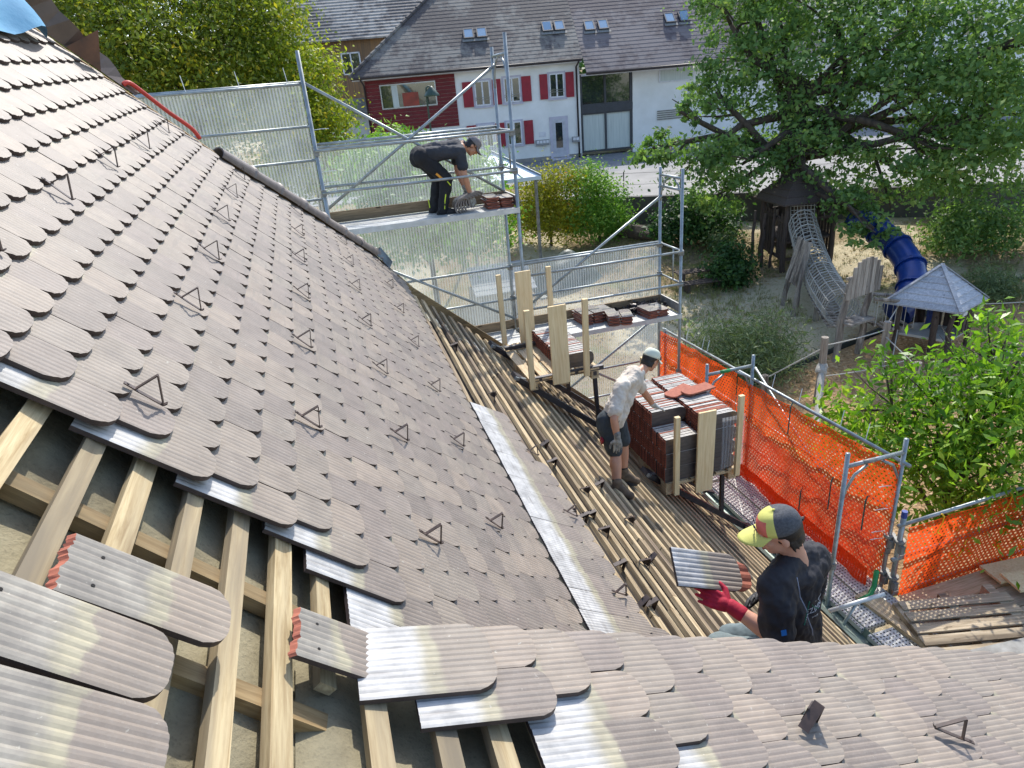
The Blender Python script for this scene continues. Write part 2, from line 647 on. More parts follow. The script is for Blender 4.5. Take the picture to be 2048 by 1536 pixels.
# ---- half-round cap tiles along the rake
M_CAP = simple('cap_tile', srgb(134, 124, 116), srgb(108, 99, 93), 12, .55, varobj=.12)
def cap_mesh():
    mb = MB()
    L = .46
    vs = []
    n = 12
    for (x, r) in ((0, .098), (.03, .1), (.05, .088), (L, .074)):
        for j in range(n + 1):
            a = pi * j / n
            vs.append((x, r * cos(a), r * sin(a) * .95))
    fs = [(i * (n + 1) + j, i * (n + 1) + j + 1, (i + 1) * (n + 1) + j + 1, (i + 1) * (n + 1) + j) for i in range(3) for j in range(n)]
    mb.add(vs, fs)
    vin = [(x, y * .86, z * .84 - .001) for x, y, z in vs]
    mb.add(vin, [f[::-1] for f in fs])
    for i in (0, 3):
        o = i * (n + 1); b = len(vs) + o
        mb.add([vs[o + j] for j in range(n + 1)] + [vin[o + j] for j in range(n + 1)], [(j, j + 1, n + 2 + j, n + 1 + j) for j in range(n)])
    return mb.mesh('cap_tile', M_CAP, smooth=False)
ME_CAP = cap_mesh()
rd = (RP(HIP(2.2), 2.2) - RP(HIP(.0), .0)).normalized()
for i in range(7):
    v = 2.22 - i * .30
    z = (NR + V((0, .35, 0)) - rd * (NR + V((0, .35, 0))).dot(rd)).normalized()
    x = Quaternion(z, random.uniform(-.03, .03)) @ (-rd)
    inst('cap_tile', ME_CAP, frame(RP(HIP(v) + .0, v, -.01 + random.uniform(0, .01)), x, z.cross(x), z), house)
# rake board and flashing beside the tiles
M_SHEET = simple('brown_sheet', srgb(112, 96, 84), srgb(84, 72, 64), 4, .45, .1, metallic=.3)
mb = MB()
for v0, v1 in ((-2.4, 0), (0, 2.19), (2.19, VK), (VK + .001, 7.4)):
    mb.beam(RP(HIP(v0) + .04, v0, -.11), RP(HIP(v1) + .04, v1, -.11), .03, .2, up=AX(5, v1)[2])
mb.build('rake_board', M_RAFTER, house)
mb = MB()
nseg = 12
P, Q = [], []
for i in range(nseg + 1):
    v = lerp(-1.45, -.62, i / nseg)
    hgt = lerp(.26, .02, (i / nseg) ** .8) + .012 * sin(i * 1.7)
    P.append(RP(HIP(v) - .02, v, .01)); Q.append(RP(HIP(v) + .08 + .03 * sin(i), v, .01 + hgt))
mb.add(P + Q, [(i, i + 1, nseg + 2 + i, nseg + 1 + i) for i in range(nseg)])
o = mb.build('flashing', M_SHEET, house)
sm = o.modifiers.new('thick', 'SOLIDIFY'); sm.thickness = .006
mb = MB()
a, b, c, d = RP(HIP(-1.05) - .1, -1.08, .02), RP(HIP(-.86) - .06, -.86, .02), RP(HIP(-1.0) + .0, -1.02, .25), RP(HIP(-.95) + .1, -.95, .06)
mb.add([a, b, c, d], [(0, 1, 2), (1, 3, 2), (0, 2, 3), (0, 3, 1)])
mb.build('flashing', simple('rusty_sheet', srgb(120, 86, 66), srgb(78, 62, 54), 7, .6, .1, metallic=.2), house)
mb = MB()   # tin end piece under the last cap
pts = [RP(HIP(2.2) + dy, v, n) for v, dy, n in ((2.2, -.12, .03), (2.2, .0, .12), (2.2, .12, .04), (2.45, -.12, .0), (2.45, .0, .08), (2.45, .12, .0))]
mb.add(pts, [(0, 1, 4, 3), (1, 2, 5, 4)])
o = mb.build('end_flashing', simple('tin_sheet', srgb(120, 128, 130), srgb(60, 64, 66), 5, .35, .1, metallic=.7), house)
o.modifiers.new('thick', 'SOLIDIFY').thickness = .005
# gutter + eaves flashing (green-grey sheet)
M_GUT = simple('eaves_sheet', srgb(128, 142, 132), srgb(104, 120, 112), 5, .4, .1, metallic=.35)
g0 = V((GUTX - .03, 0, GUTZ - .04))
mb = MB()
for (x0, z0, x1, z1) in ((g0.x - .14, g0.z + .115, g0.x + .02, g0.z - .02), (g0.x + .02, g0.z - .02, g0.x + .05, g0.z - .11), (g0.x + .05, g0.z - .11, g0.x + .17, g0.z - .11), (g0.x + .17, g0.z - .11, g0.x + .19, g0.z - .01)):
    mb.quad((x0, -1, z0), (x0, 8.6, z0), (x1, 8.6, z1), (x1, -1, z1))
o = mb.build('gutter', M_GUT, house)
o.modifiers.new('thick', 'SOLIDIFY').thickness = .006
# walls under the roof
M_WALLN = simple('near_render', srgb(190, 186, 176), srgb(168, 164, 154), 3, .9)
mb = MB()
mb.box((g0.x - .5, 3.6, -7.0), (.3, 9.6, 2.2))
mb.prism([(g0.x - .36, 8.25, -5.9), (g0.x - .36, 8.25, -8.2), (-4.4, 8.25, -8.2), (-4.4, 8.25, -2.6), (.9, 8.25, -2.9)], (0, 0, 0), (0, .3, 0))
mb.build('wall', M_WALLN, house)

# ================================================================== SHED DORMER IN THE FOREGROUND
BETA = radians(22.5)
YD2 = V((0, 1, 0))
N2 = V((sin(BETA), 0, cos(BETA)))
D2 = V((cos(BETA), 0, -sin(BETA)))
H2 = V((-.17, 0, -1.43)).dot(N2) + .06
O2 = V((-.17, 0, -1.43)); O2 = O2 + N2 * (H2 - O2.dot(N2))
def DP(y, v, n=0.0):
    return O2 + D2 * v + YD2 * y + N2 * n
dormer = thing('dormer', DP(.6, 1.6, -1.2), 'flat-pitched shed dormer with stepped tile verge in the right foreground', 'dormer')
def dtile_matrix(y, v, n=0.0, tilt=TILT, yaw=0.0):
    up = Quaternion(N2, yaw) @ (-D2)
    ax = up.cross(N2).normalized()
    q = Quaternion(ax, -tilt)
    u2, z2 = q @ up, q @ N2
    return frame(DP(y, v, n), u2.cross(z2), u2, z2)
ME_WIDE = tile_mesh('verge_tile', [M_TILE, M_TEDGE], w=TW * 1.5, ribs=12, corner=.085)
M_TILE2 = tile_material('tile_engobe_pale', .15, ((104, 100, 94), (138, 132, 122), (174, 168, 154)), .17)
VERGE = 1.635
DV0 = .425
for k in range(0, 21):
    v = DV0 + k * EXPO
    y = VERGE + random.uniform(-.006, .006)
    lowy = (1.34, 1.25, 1.25, 1.15, 1.14, 1.06, 1.0, .9, .8, .7)[k] if k < 10 else .35
    first = True
    while y > lowy - .0 and y > .35:
        wide = first and k % 2 == 0
        w = TW * 1.5 if wide else TW
        if not first and y - w < lowy - .06: break
        inst('tile', ME_WIDE if wide else ME_TILE, dtile_matrix(y - w / 2, v + random.uniform(-.005, .005), random.uniform(0, .004),
             TILT + random.uniform(-.008, .012), random.uniform(-.012, .012)), dormer)
        y -= w + .0015
        first = False
for k in range(0, 9):     # battens under the dormer tiles
    v = DV0 - TL + .06 + k * EXPO
    mb = MB().box((0, 0, -.02), (.06, 1.95, .04))
    o = bpy.data.objects.new('batten', mb.mesh('batten', M_BAT_OLD)); COL.objects.link(o)
    q = Quaternion(N2, random.uniform(-.012, .012))
    o.matrix_world = frame(DP(.6, v + random.uniform(-.008, .008), BN), q @ D2, q @ YD2, N2); attach(o, dormer)
mb = MB()
o = bpy.data.objects.new('counter_batten', MB().box((0, 0, -.022), (3.2, .06, .044)).mesh('counter_batten', M_RAFTER)); COL.objects.link(o)
o.matrix_world = frame(DP(1.12, 1.66, BN - .042), D2, YD2, N2); attach(o, dormer)
mb = MB()
nu, nv2 = 24, 40
pts = []
for i in range(nu):
    for j in range(nv2):
        y = lerp(-.8, 1.58, i / (nu - 1)); v = lerp(-.12, 3.6, j / (nv2 - 1))
        n = BN - .09 - .015 * sin(5 * y + v) - .01 * sin(9 * v - 4 * y) + .05 * math.exp(-((v + .05) / .12) ** 2)
        pts.append(DP(y, v, n))
mb.add(pts, [(i * nv2 + j, i * nv2 + j + 1, (i + 1) * nv2 + j + 1, (i + 1) * nv2 + j) for i in range(nu - 1) for j in range(nv2 - 1)])
mb.build('underlay', M_FELT, dormer, smooth=True)
M_CHEEK = simple('cheek_boards', srgb(92, 82, 72), srgb(66, 58, 52), 6, .85)
mb = MB()
a, b = DP(1.56, .35, -.12), DP(1.56, 3.55, -.12)
mb.prism([a, b, V((b.x, 1.56, roof_z(b.x) - .1)), V((1.05, 1.56, roof_z(1.05) - .1)), V((a.x, 1.56, roof_z(a.x) - .1))], (0, 0, 0), (0, .03, 0))
mb.build('cheek', M_CHEEK, dormer)
mb = MB()   # front wall of the dormer
b = DP(0, 3.5, -.15)
mb.box((b.x - .1, .4, b.z - .6), (.1, 2.3, 1.15))
mb.build('front_wall', M_CHEEK, dormer)
ROT_D = Matrix((D2, YD2, N2)).transposed()
for y, v, yw in ((1.22, 1.42, .5), (1.13, 2.12, 2.6)):
    q = Quaternion(N2, yw).to_matrix()
    m = (q @ ROT_D).to_4x4() @ Matrix.Scale(1.0, 4); m.translation = DP(y, v, .006)
    inst('snow_hook', ME_BHOOK if yw < 1 else ME_HOOK, m, dormer)

# ================================================================== LOOSE TILES ON THE OPEN BATTENS
ME_BROKEN = tile_mesh('broken_tile', [M_TILE2, M_TEDGE, M_TERRA], l=.34, rows=(0.0, .05, .16, .34))
ME_LOOSE = tile_mesh('loose_tile', [M_TILE2, M_TEDGE, M_TERRA], l=.41, rows=(0.0, .05, .16, .41))
def rag(me, amp=.018):
    """break the head end of a tile"""
    me = me.copy()
    l = max(v.co.y for v in me.vertices)
    prof = [0.0]
    for _ in range(45): prof.append(max(-amp, min(amp, prof[-1] + random.uniform(-.35, .35) * amp)))
    for v in me.vertices:
        if v.co.y > l - .001:
            i = int((v.co.x + .12) / .24 * 26)
            v.co.y += prof[i] - amp + (.012 if v.co.z < -.01 else 0)
    return me
def loose(me, y, v, n, yaw, tilt, label, roll=0.0, flip=False, cat='roof tile'):
    up = Quaternion(NR, yaw) @ (-DR)
    ax = up.cross(NR).normalized()
    q = Quaternion(up, roll) @ Quaternion(ax, -tilt)
    u2, z2 = q @ up, q @ NR
    if flip: z2 = -z2
    o = inst('loose_tile', me, frame(RP(y, v, n), u2.cross(z2), u2, z2), None, label=label, category=cat, group='loose tiles lying on the battens')
    l = max(q.co.y for q in me.vertices)
    for x in (-.045, .045):
        inst('nail_hole', ME_HOLE, wmat(o) @ Matrix.Translation((x, l - .085, -.0008)), o)
    return o
ME_HOLE = MB().tube([(0, 0, 0), (0, 0, .001)], .0045, 10).mesh('nail_hole', simple('hole_dark', (.01, .009, .008), None, 5, .9, 0))
loose(rag(ME_LOOSE), 1.32, .66, .02, .0, .06, 'loose ribbed tile with a broken red head lying across the open battens')
loose(rag(ME_LOOSE, .005), 1.10, .53, .04, -.04, .07, 'loose pale-headed tile with two nail holes, above the lowest one at the left edge')
loose(rag(ME_LOOSE, .005), .91, .545, .05, .0, .08, 'lowest loose tile, chipped red at its rim, in the bottom left corner')
loose(ME_BROKEN, .80, .64, -.03, pi / 2 + .12, .0, 'narrow grey tile strip lying along the battens at the bottom left')
loose(rag(ME_BROKEN, .02), 1.44, 1.19, .015, .02, .08, 'loose tile with a jagged head beside the stepped dormer edge')
# ================================================================== SCAFFOLDING
M_GALV = simple('galvanised_tube', srgb(168, 174, 174), srgb(128, 134, 134), 9, .42, .12, metallic=.55)
M_GALV2 = simple('galvanised_dull', srgb(150, 150, 146), srgb(108, 106, 102), 7, .6, .2, metallic=.3)
M_ALU = simple('alu_plank', srgb(214, 216, 214), srgb(182, 184, 182), 8, .45, .1, metallic=.3)
M_TOE = wood('toe_board', srgb(150, 128, 100), srgb(110, 92, 70), 0, varobj=.15, dark=srgb(92, 82, 68))
M_GREEN = simple('green_mark', srgb(40, 150, 80), srgb(30, 120, 62), 10, .5)
M_WHITEPL = simple('white_plastic', srgb(232, 234, 232), srgb(214, 216, 214), 10, .4, 0)
M_YEL = simple('yellow_strap', srgb(240, 196, 30), srgb(216, 168, 20), 10, .5, 0)
M_STRAP = simple('green_strap', srgb(72, 110, 98), srgb(52, 84, 76), 10, .7, 0)
def perf_mat():
    t = NT('perforated_deck')
    v = t.mapped('Object', (1, 1, 1))
    vo = t.n('TexVoronoi'); vo.inputs['Scale'].default_value = 24; vo.inputs['Randomness'].default_value = .12
    t.l(v, vo.inputs['Vector'])
    hole = t.ramp(vo.outputs['Distance'], [(.20, (1, 1, 1)), (.27, (0, 0, 0))])
    n = t.noise(v, 5, 5)
    col = t.mix(hole, t.ramp(n, [(.3, srgb(166, 166, 160)), (.7, srgb(204, 204, 198))]), srgb(38, 38, 36))
    t.base(col); t.set(Roughness=.55, Metallic=.15)
    t.bump(t.math('SUBTRACT', 1.0, hole), .6, .01)
    return t.m
M_PERF = perf_mat()

def net_mat(name, c, cover, hole=None, trans=.5, sheen=0):
    """woven debris net: partly see-through, light shines through the threads"""
    t = NT(name)
    t.t.nodes.remove(t.b)
    df = t.n('BsdfDiffuse'); tl = t.n('BsdfTranslucent'); tr = t.n('BsdfTransparent')
    v = t.mapped('UV', (1, 1, 1))
    n = t.noise(v, 1.6, 4)
    col = t.ramp(n, [(.3, tuple(x * .88 for x in c)), (.7, c)])
    t.l(col, df.inputs[0]); t.l(col, tl.inputs[0])
    m1 = t.n('MixShader'); m1.inputs[0].default_value = trans
    t.l(df.outputs[0], m1.inputs[1]); t.l(tl.outputs[0], m1.inputs[2])
    m2 = t.n('MixShader')
    if hole:
        sx, sy, lo, hi = hole
        mp = t.n('Mapping'); mp.inputs['Scale'].default_value = (sx, sy, 1)
        t.l(t.coord('UV'), mp.inputs[0])
        sp = t.n('SeparateXYZ'); t.l(mp.outputs[0], sp.inputs[0])
        row = t.math('FLOOR', sp.outputs['Y'])
        x = t.math('ADD', sp.outputs['X'], t.math('MULTIPLY', t.math('MODULO', row, 2.0), .5))
        fx = t.math('ABSOLUTE', t.math('SUBTRACT', t.math('FRACT', x), .5))
        fy = t.math('ABSOLUTE', t.math('SUBTRACT', t.math('FRACT', sp.outputs['Y']), .5))
        inside = t.math('MULTIPLY', t.math('LESS_THAN', fx, lo), t.math('LESS_THAN', fy, hi))
        band = t.ramp(t.noise(v, .9, 3), [(.35, (1, 1, 1)), (.5, (1, 1, 1))])
        fac = t.math('SUBTRACT', 1.0, t.math('MULTIPLY', inside, .92))
        fac = t.math('MULTIPLY', fac, cover)
    else:
        wv = t.n('TexWave'); wv.inputs['Scale'].default_value = 7.5; wv.inputs['Distortion'].default_value = .6; wv.bands_direction = 'X'
        t.l(v, wv.inputs['Vector'])
        fac = t.ramp(n, [(.3, (cover - .07,) * 3), (.7, (cover + .07,) * 3)])
        fac = t.math('ADD', fac, t.math('MULTIPLY', t.math('SUBTRACT', wv.outputs['Fac'], .5), .22))
    t.l(fac, m2.inputs[0])
    t.l(tr.outputs[0], m2.inputs[1]); t.l(m1.outputs[0], m2.inputs[2])
    t.l(m2.outputs[0], t.out.inputs[0])
    MATS[name] = t.m
    return t.m
M_NETW = net_mat('white_net', srgb(222, 230, 228), .36)
M_NETW2 = net_mat('white_film_net', srgb(222, 230, 232), .30)
M_NETO = net_mat('orange_net', srgb(248, 98, 44), .96, (17, 22, .2, .24), .68)
M_NETR = net_mat('red_fine_net', srgb(242, 118, 92), .6, None, .55)

def net_sheet(P0, P1, zt, zb, name, mat, folds=.02, nx=48, nz=12, pins=None, sag=.03, off=(0, 0, 0), parent=None, **kw):
    """hanging net between two plan points; zt, zb may be (left, right) pairs"""
    P0, P1 = V(P0), V(P1)
    d = P1 - P0
    L = d.length
    nrm = V((d.y, -d.x, 0)).normalized()
    zt = zt if isinstance(zt, tuple) else (zt, zt)
    zb = zb if isinstance(zb, tuple) else (zb, zb)
    vs, uv = [], []
    ph = random.uniform(0, 6)
    for i in range(nx + 1):
        u = i / nx
        t0, b0 = lerp(zt[0], zt[1], u), lerp(zb[0], zb[1], u)
        sg = sag * abs(sin(pi * u * max(1, round(L / .65)))) if sag else 0
        for j in range(nz + 1):
            w = j / nz
            z = lerp(t0 - sg * (1 - w), b0, w)
            f = folds * (.3 + w * .7) * (sin(9 * u * L / 1.2 + ph + 1.3 * w) + .6 * sin(23 * u * L / 1.2 + 2 * w) + .5 * sin(4 * w + 3 * u))
            p = P0 + d * u + nrm * f
            vs.append((p.x + off[0], p.y + off[1], z)); uv.append((u * L, w * abs(t0 - b0)))
    fs = [(i * (nz + 1) + j, i * (nz + 1) + j + 1, (i + 1) * (nz + 1) + j + 1, (i + 1) * (nz + 1) + j) for i in range(nx) for j in range(nz)]
    me = bpy.data.meshes.new(name); me.from_pydata(vs, [], fs); me.materials.append(mat)
    ul = me.uv_layers.new(name='UVMap')
    for li, l in enumerate(me.loops): ul.data[li].uv = uv[l.vertex_index]
    me.polygons.foreach_set('use_smooth', [True] * len(me.polygons))
    o = bpy.data.objects.new(name, me); COL.objects.link(o)
    attach(o, parent); props(o, **kw)
    return o

YF, YB = 9.33, 10.03
XS = [-2.47, .09, 2.69, 5.29]
scaf = thing('scaffold', (2.7, 9.7, -7.4), 'galvanised tube scaffold stepping up along the gable end', 'scaffold')
def tube(a, b, r=.024, name='tube', parent=scaf, mat=M_GALV, n=10):
    return MB().tube([a, b], r, n).build(name, mat, parent, smooth=True)
def coupler(p, parent, ax=(1, 0, 0)):
    MB().box(p, (.07, .07, .08)).build('coupler', M_GALV2, parent)
TOPS = {0: (.45, .45), 1: (.62, .62), 2: (.66, .54), 3: (-1.30, -1.33)}
for i, x in enumerate(XS):
    for q, y in enumerate((YF, YB)):
        tube((x, y, -7.6), (x, y, TOPS[i][q]), .0242, 'post')
        for z in (-1.55, -3.57, -5.6):
            if z < TOPS[i][q] - .4:
                for dz in (.5, 1.0): coupler((x, y, z + dz), scaf)
    zt = TOPS[i][1] - .12
    for z in ([zt] if i else []) + [-1.62, -3.64, -5.66]:
        if z < zt + .01:
            tube((x, YF, z), (x, YB, z), .021, 'transom')
    if i:     # curved gusset of the top frame
        for sgn, y0 in ((1, YF), (-1, YB)):
            pts = [(x, y0, zt - .45), (x, y0 + sgn * .05, zt - .25), (x, y0 + sgn * .13, zt - .1), (x, y0 + sgn * .27, zt - .015)]
            MB().tube(pts, .014, 8).build('gusset', M_GALV, scaf, smooth=True)
def rails(i, deck, back=True, front=True):
    x0, x1 = XS[i], XS[i + 1]
    for y, on in ((YF, front), (YB, back)):
        if on:
            for dz in (.5, 1.02):
                yy = y - .03 if y == YF else y - .035
                tube((x0 - .02, yy, deck + dz), (x1 + .02, yy, deck + dz), .019, 'guard_rail')
rails(1, -1.55); rails(2, -3.57)
rails(0, -1.7, front=False)
rails(0, -.75, front=False)
rails(1, -3.57, front=False); rails(1, -5.6, front=False); rails(2, -5.6, front=False)
tube((XS[1], YB - .05, .29), (XS[2], YB - .05, -1.40), .021, 'brace')
tube((XS[2], YB - .08, .31), (XS[1], YB - .08, -1.35), .021, 'brace')
tube((XS[3], YB - .05, -1.77), (XS[2] + .05, YB - .05, -3.35), .021, 'brace')
tube((XS[1], YB - .05, -1.9), (XS[2], YB - .05, -3.4), .021, 'brace')
tube((XS[2] + .1, YB - .05, -5.3), (XS[3], YB - .05, -3.75), .021, 'brace')
tube((XS[2], YB - .08, -3.75), (XS[3], YB - .08, -5.4), .021, 'brace')
for i, z in ((1, -1.55), (2, -3.57), (1, -3.57), (2, -5.6), (1, -5.6)):
    x0, x1 = XS[i], XS[i + 1]
    for a, b in ((YF - .02, YF + .33), (YF + .36, YB - .03)):
        mb = MB()
        mb.box(((x0 + x1) / 2, (a + b) / 2, z - .03), (x1 - x0 - .05, b - a, .06))
        o = mb.build('deck_plank', M_PERF if z > -2 or i == 1 else M_PERF, scaf)
    MB().box(((x0 + x1) / 2, YF - .035, z - .035), (x1 - x0 + .04, .012, .075)).build('deck_edge', M_ALU, scaf)
    o = bpy.data.objects.new('toe_board', MB().box((0, 0, 0), (x1 - x0 - .04, .03, .15)).mesh('toe_board', M_TOE)); COL.objects.link(o)
    o.location = ((x0 + x1) / 2, YB - .06, z + .085); attach(o, scaf)
for z in (-1.05, -.53):    # end guard of the upper and lower bay
    tube((XS[2] + .02, YF, z), (XS[2] + .02, YB, z), .016, 'end_rail')
    tube((XS[3] + .02, YF, z - 2.02), (XS[3] + .02, YB, z - 2.02), .016, 'end_rail')
for xx in (XS[2] + .02, XS[3] + .02):
    zz = -1.05 if xx < 3 else -3.07
    tube((xx, YF + .28, zz), (xx, YF + .28, zz + .52), .012, 'end_rail')
    MB().box((xx, (YF + YB) / 2, zz - .42), (.03, .66, .14)).build('toe_board', M_GALV2, scaf)
# debris nets on the outer face
YN = YB + .06
net_sheet((-2.5, YN, 0), (.06, YN, 0), .30, -3.6, 'debris_net', M_NETW, folds=.03, nx=70, nz=20, label='tall white debris net hanging left of the upper scaffold bay', category='net')
net_sheet((.12, YN, 0), (2.72, YN, 0), -.50, -5.4, 'debris_net', M_NETW, folds=.016, nx=70, nz=24, label='white debris net behind the worker on the upper scaffold bay', category='net')
net_sheet((2.74, YN, 0), (5.32, YN, 0), -2.54, -7.5, 'debris_net', M_NETW2, folds=.014, nx=70, nz=24, label='clear film net on the lower scaffold bay behind the tile piles', category='net')
tube((-2.47, YB + .03, .29), (.09, YB + .03, .29), .021, 'net_rail')
tube((.09, YB + .03, -.49), (2.69, YB + .03, -.49), .019, 'net_rail')
tube((2.69, YB + .03, -2.53), (5.29, YB + .03, -2.53), .019, 'net_rail')
def tie(p, d, parent=scaf, l=.2, mat=M_WHITEPL):
    p = V(p)
    MB().tube([p, p + V(d) * l * .5, p + V(d) * l + V((0, 0, -.01))], .0045, 5).build('cable_tie', mat, parent)
for x in (-1.35, -.7, -.1):
    tie((x, YB, .29), (-.1, 0, 1), l=.2)
for z in (-.3, -.85, -1.0):
    tie((.12, YB, z), (1, 0, .05), l=.2)
for x in (.5, .9, 1.3, 1.9, 2.2, 2.4):
    tie((x, YB, -.5), (.2, -.1, -1), l=.24)
for x in (3.2, 3.9, 4.5, 4.8, 5.1):
    tie((x, YB, -2.54), (.1, -.1, -1), l=.24)

# ---- eaves scaffold with the orange nets
XI, XO = 4.72, 5.45
YS = [4.87, 7.55, 10.1]
es = thing('scaffold', (5.1, 6, -7.6), 'scaffold along the eaves behind the orange safety nets', 'scaffold')
ZD = -5.62
for y in YS:
    for x in (XI, XO):
        if y > 9 and x == XI: continue
        top = -3.70 if y < 9 else -4.1
        tube((x, y, -7.9), (x, y, top), .0242, 'post', es)
        MB().tube([(x, y, ZD + .45), (x, y, ZD + .53)], .04, 12).build('coupler', M_GALV2, es)
    if y < 9:
        tube((XI, y, -3.86), (XO, y, -3.86), .024, 'transom', es)
        MB().tube([(XI + .2, y, -3.86), (XI + .36, y, -3.86)], .0255, 10).build('painted_band', M_GREEN if y > 6 else M_GALV2, es, smooth=True)
        for sgn, x0 in ((1, XI), (-1, XO)):
            pts = [(x0, y, -4.34), (x0 + sgn * .03, y, -4.16), (x0 + sgn * .12, y, -3.99), (x0 + sgn * .27, y, -3.9)]
            MB().tube(pts, .016, 8).build('gusset', M_GALV, es, smooth=True)
    tube((XI, y, ZD - .08), (XO, y, ZD - .08), .024, 'transom', es)
tube((XO, YS[2] + .1, -4.13), (XO, YS[0] - .1, -3.98), .022, 'guard_rail', es)
for z in (-4.62, -5.12):
    tube((XO + .0, YS[2], z), (XO + .0, YS[0], z), .019, 'guard_rail', es)
tube((XO + .04, YS[1], -3.9), (XO + .04, YS[0] + .02, -5.5), .019, 'brace', es)
tube((XO + .02, YS[0] - .12, -5.85), (XO + .02, YS[0] - .12, -4.55), .03, 'post', es)
MB().tube([(XO + .02, YS[0] - .12, -4.62), (XO + .02, YS[0] - .12, -4.54)], .031, 10).build('blue_collar', simple('blue_collar', srgb(40, 70, 150), None, 10, .5, 0), es)
for x, y in ((XO + .02, YS[0] - .12), (XO, YS[0])):
    for z in (-4.95, -5.45):
        MB().tube([(x, y, z), (x, y, z + .035)], .062, 14).build('coupler', M_GALV2, es)
        MB().box((x - .02, y - .06, z - .06), (.05, .05, .1)).build('coupler', M_GALV2, es)
for y0, y1 in ((1.5, 4.3), (4.36, 7.5), (7.54, 10.0)):
    for x0, x1 in ((4.74, 5.06), (5.09, 5.41)):
        mb = MB()
        mb.box(((x0 + x1) / 2, (y0 + y1) / 2, ZD - .03), (x1 - x0, y1 - y0 - .03, .06))
        mb.build('deck_plank', M_PERF, es)
# orange nets
net_sheet((XO - .05, YS[2] + .1, 0), (XO - .05, YS[1] + .28, 0), (-4.14, -4.08), (-5.9, -5.9), 'safety_net', M_NETO, folds=.03, nx=50, nz=16, sag=.02,
          label='far orange safety net of the eaves scaffold, below the lower gable deck', category='net', group='orange safety nets')
net_sheet((XO - .05, YS[1] + .25, 0), (XO - .05, YS[0] - .02, 0), (-4.12, -4.0), (-5.75, -5.7), 'safety_net', M_NETO, folds=.022, nx=60, nz=18, sag=.02,
          label='near orange safety net with rows of holes, between the two eaves scaffold frames', category='net', group='orange safety nets')
net_sheet((XO - .09, YS[1] + .2, 0), (XO - .09, YS[0] + .05, 0), (-4.72, -4.72), (-5.55, -5.55), 'fine_net', M_NETR, folds=.012, nx=50, nz=14, sag=.0,
          label='fine red inner net hung on the lower rails of the eaves scaffold', category='net')
net_sheet((XO - .13, YS[1] + .1, 0), (XO - .2, YS[0] + .02, 0), (-5.38, -5.36), (-5.6, -5.6), 'net_hem', net_mat('orange_hem', srgb(240, 86, 40), .97), folds=.02, nx=30, nz=5, sag=0,
          label='orange net hem lying against the perforated eaves deck', category='net')
# right-hand return
yr = 4.74
for z, r in ((-4.68, .022), (-5.14, .026), (-5.66, .026)):
    tube((5.4, yr, z - .03), (8.6, yr, z + .06), r, 'guard_rail', es)
net_sheet((5.5, yr - .05, 0), (8.6, yr - .05, 0), (-4.72, -4.64), (-6.05, -6.0), 'safety_net', M_NETO, folds=.016, nx=60, nz=16, sag=.01,
          label='orange safety net on the right, behind the wooden pallet', category='net', group='orange safety nets')
for x, z in ((5.95, -4.71), (6.9, -4.68), (6.35, -5.15), (5.56, -5.68), (7.0, -5.63)):
    pts = [(x, yr - .03, z + .03), (x + .02, yr - .05, z), (x + .01, yr - .045, z - .1), (x - .04, yr - .05, z - .2)]
    MB().tube(pts, .009, 6).build('tie_strap', M_YEL, es)
for y in (9.4, 8.9, 8.75, 7.1, 6.55, 5.8, 5.4, 4.9):
    tie((XO, y, -4.12 + (10 - y) * .027), (.35, .2, 1), es, .2)
for y, z in ((6.6, -4.02), (5.75, -4.66), (6.25, -5.1), (5.2, -4.6)):
    pts = [(XO - .05, y, z), (XO - .09, y - .02, z - .05), (XO - .1, y - .03, z - .3), (XO - .12, y - .05, z - .42)]
    MB().tube(pts, .009, 6).build('tie_strap', M_STRAP, es)
for z in (-4.3, -4.6, -4.9, -5.0):
    tie((XO - .03, YS[0] + .05, z), (-.8, .1, .1), es, .2)
# brackets carrying an aluminium bar at the eaves
for y in (4.55, 3.35):
    tube((4.45, y, -5.42), (5.05, y - .1, -5.30), .03, 'outrigger', es, M_ALU, 4)
tube((4.55, 4.5, -5.75), (4.75, 4.5, -5.36), .018, 'outrigger', es)
pts = [(5.3, 4.82, -5.35), (5.28, 4.8, -5.55), (5.15, 4.72, -5.57), (4.98, 4.68, -5.56)]
MB().tube(pts, .028, 8).build('green_lever', M_GREEN, es, smooth=True)
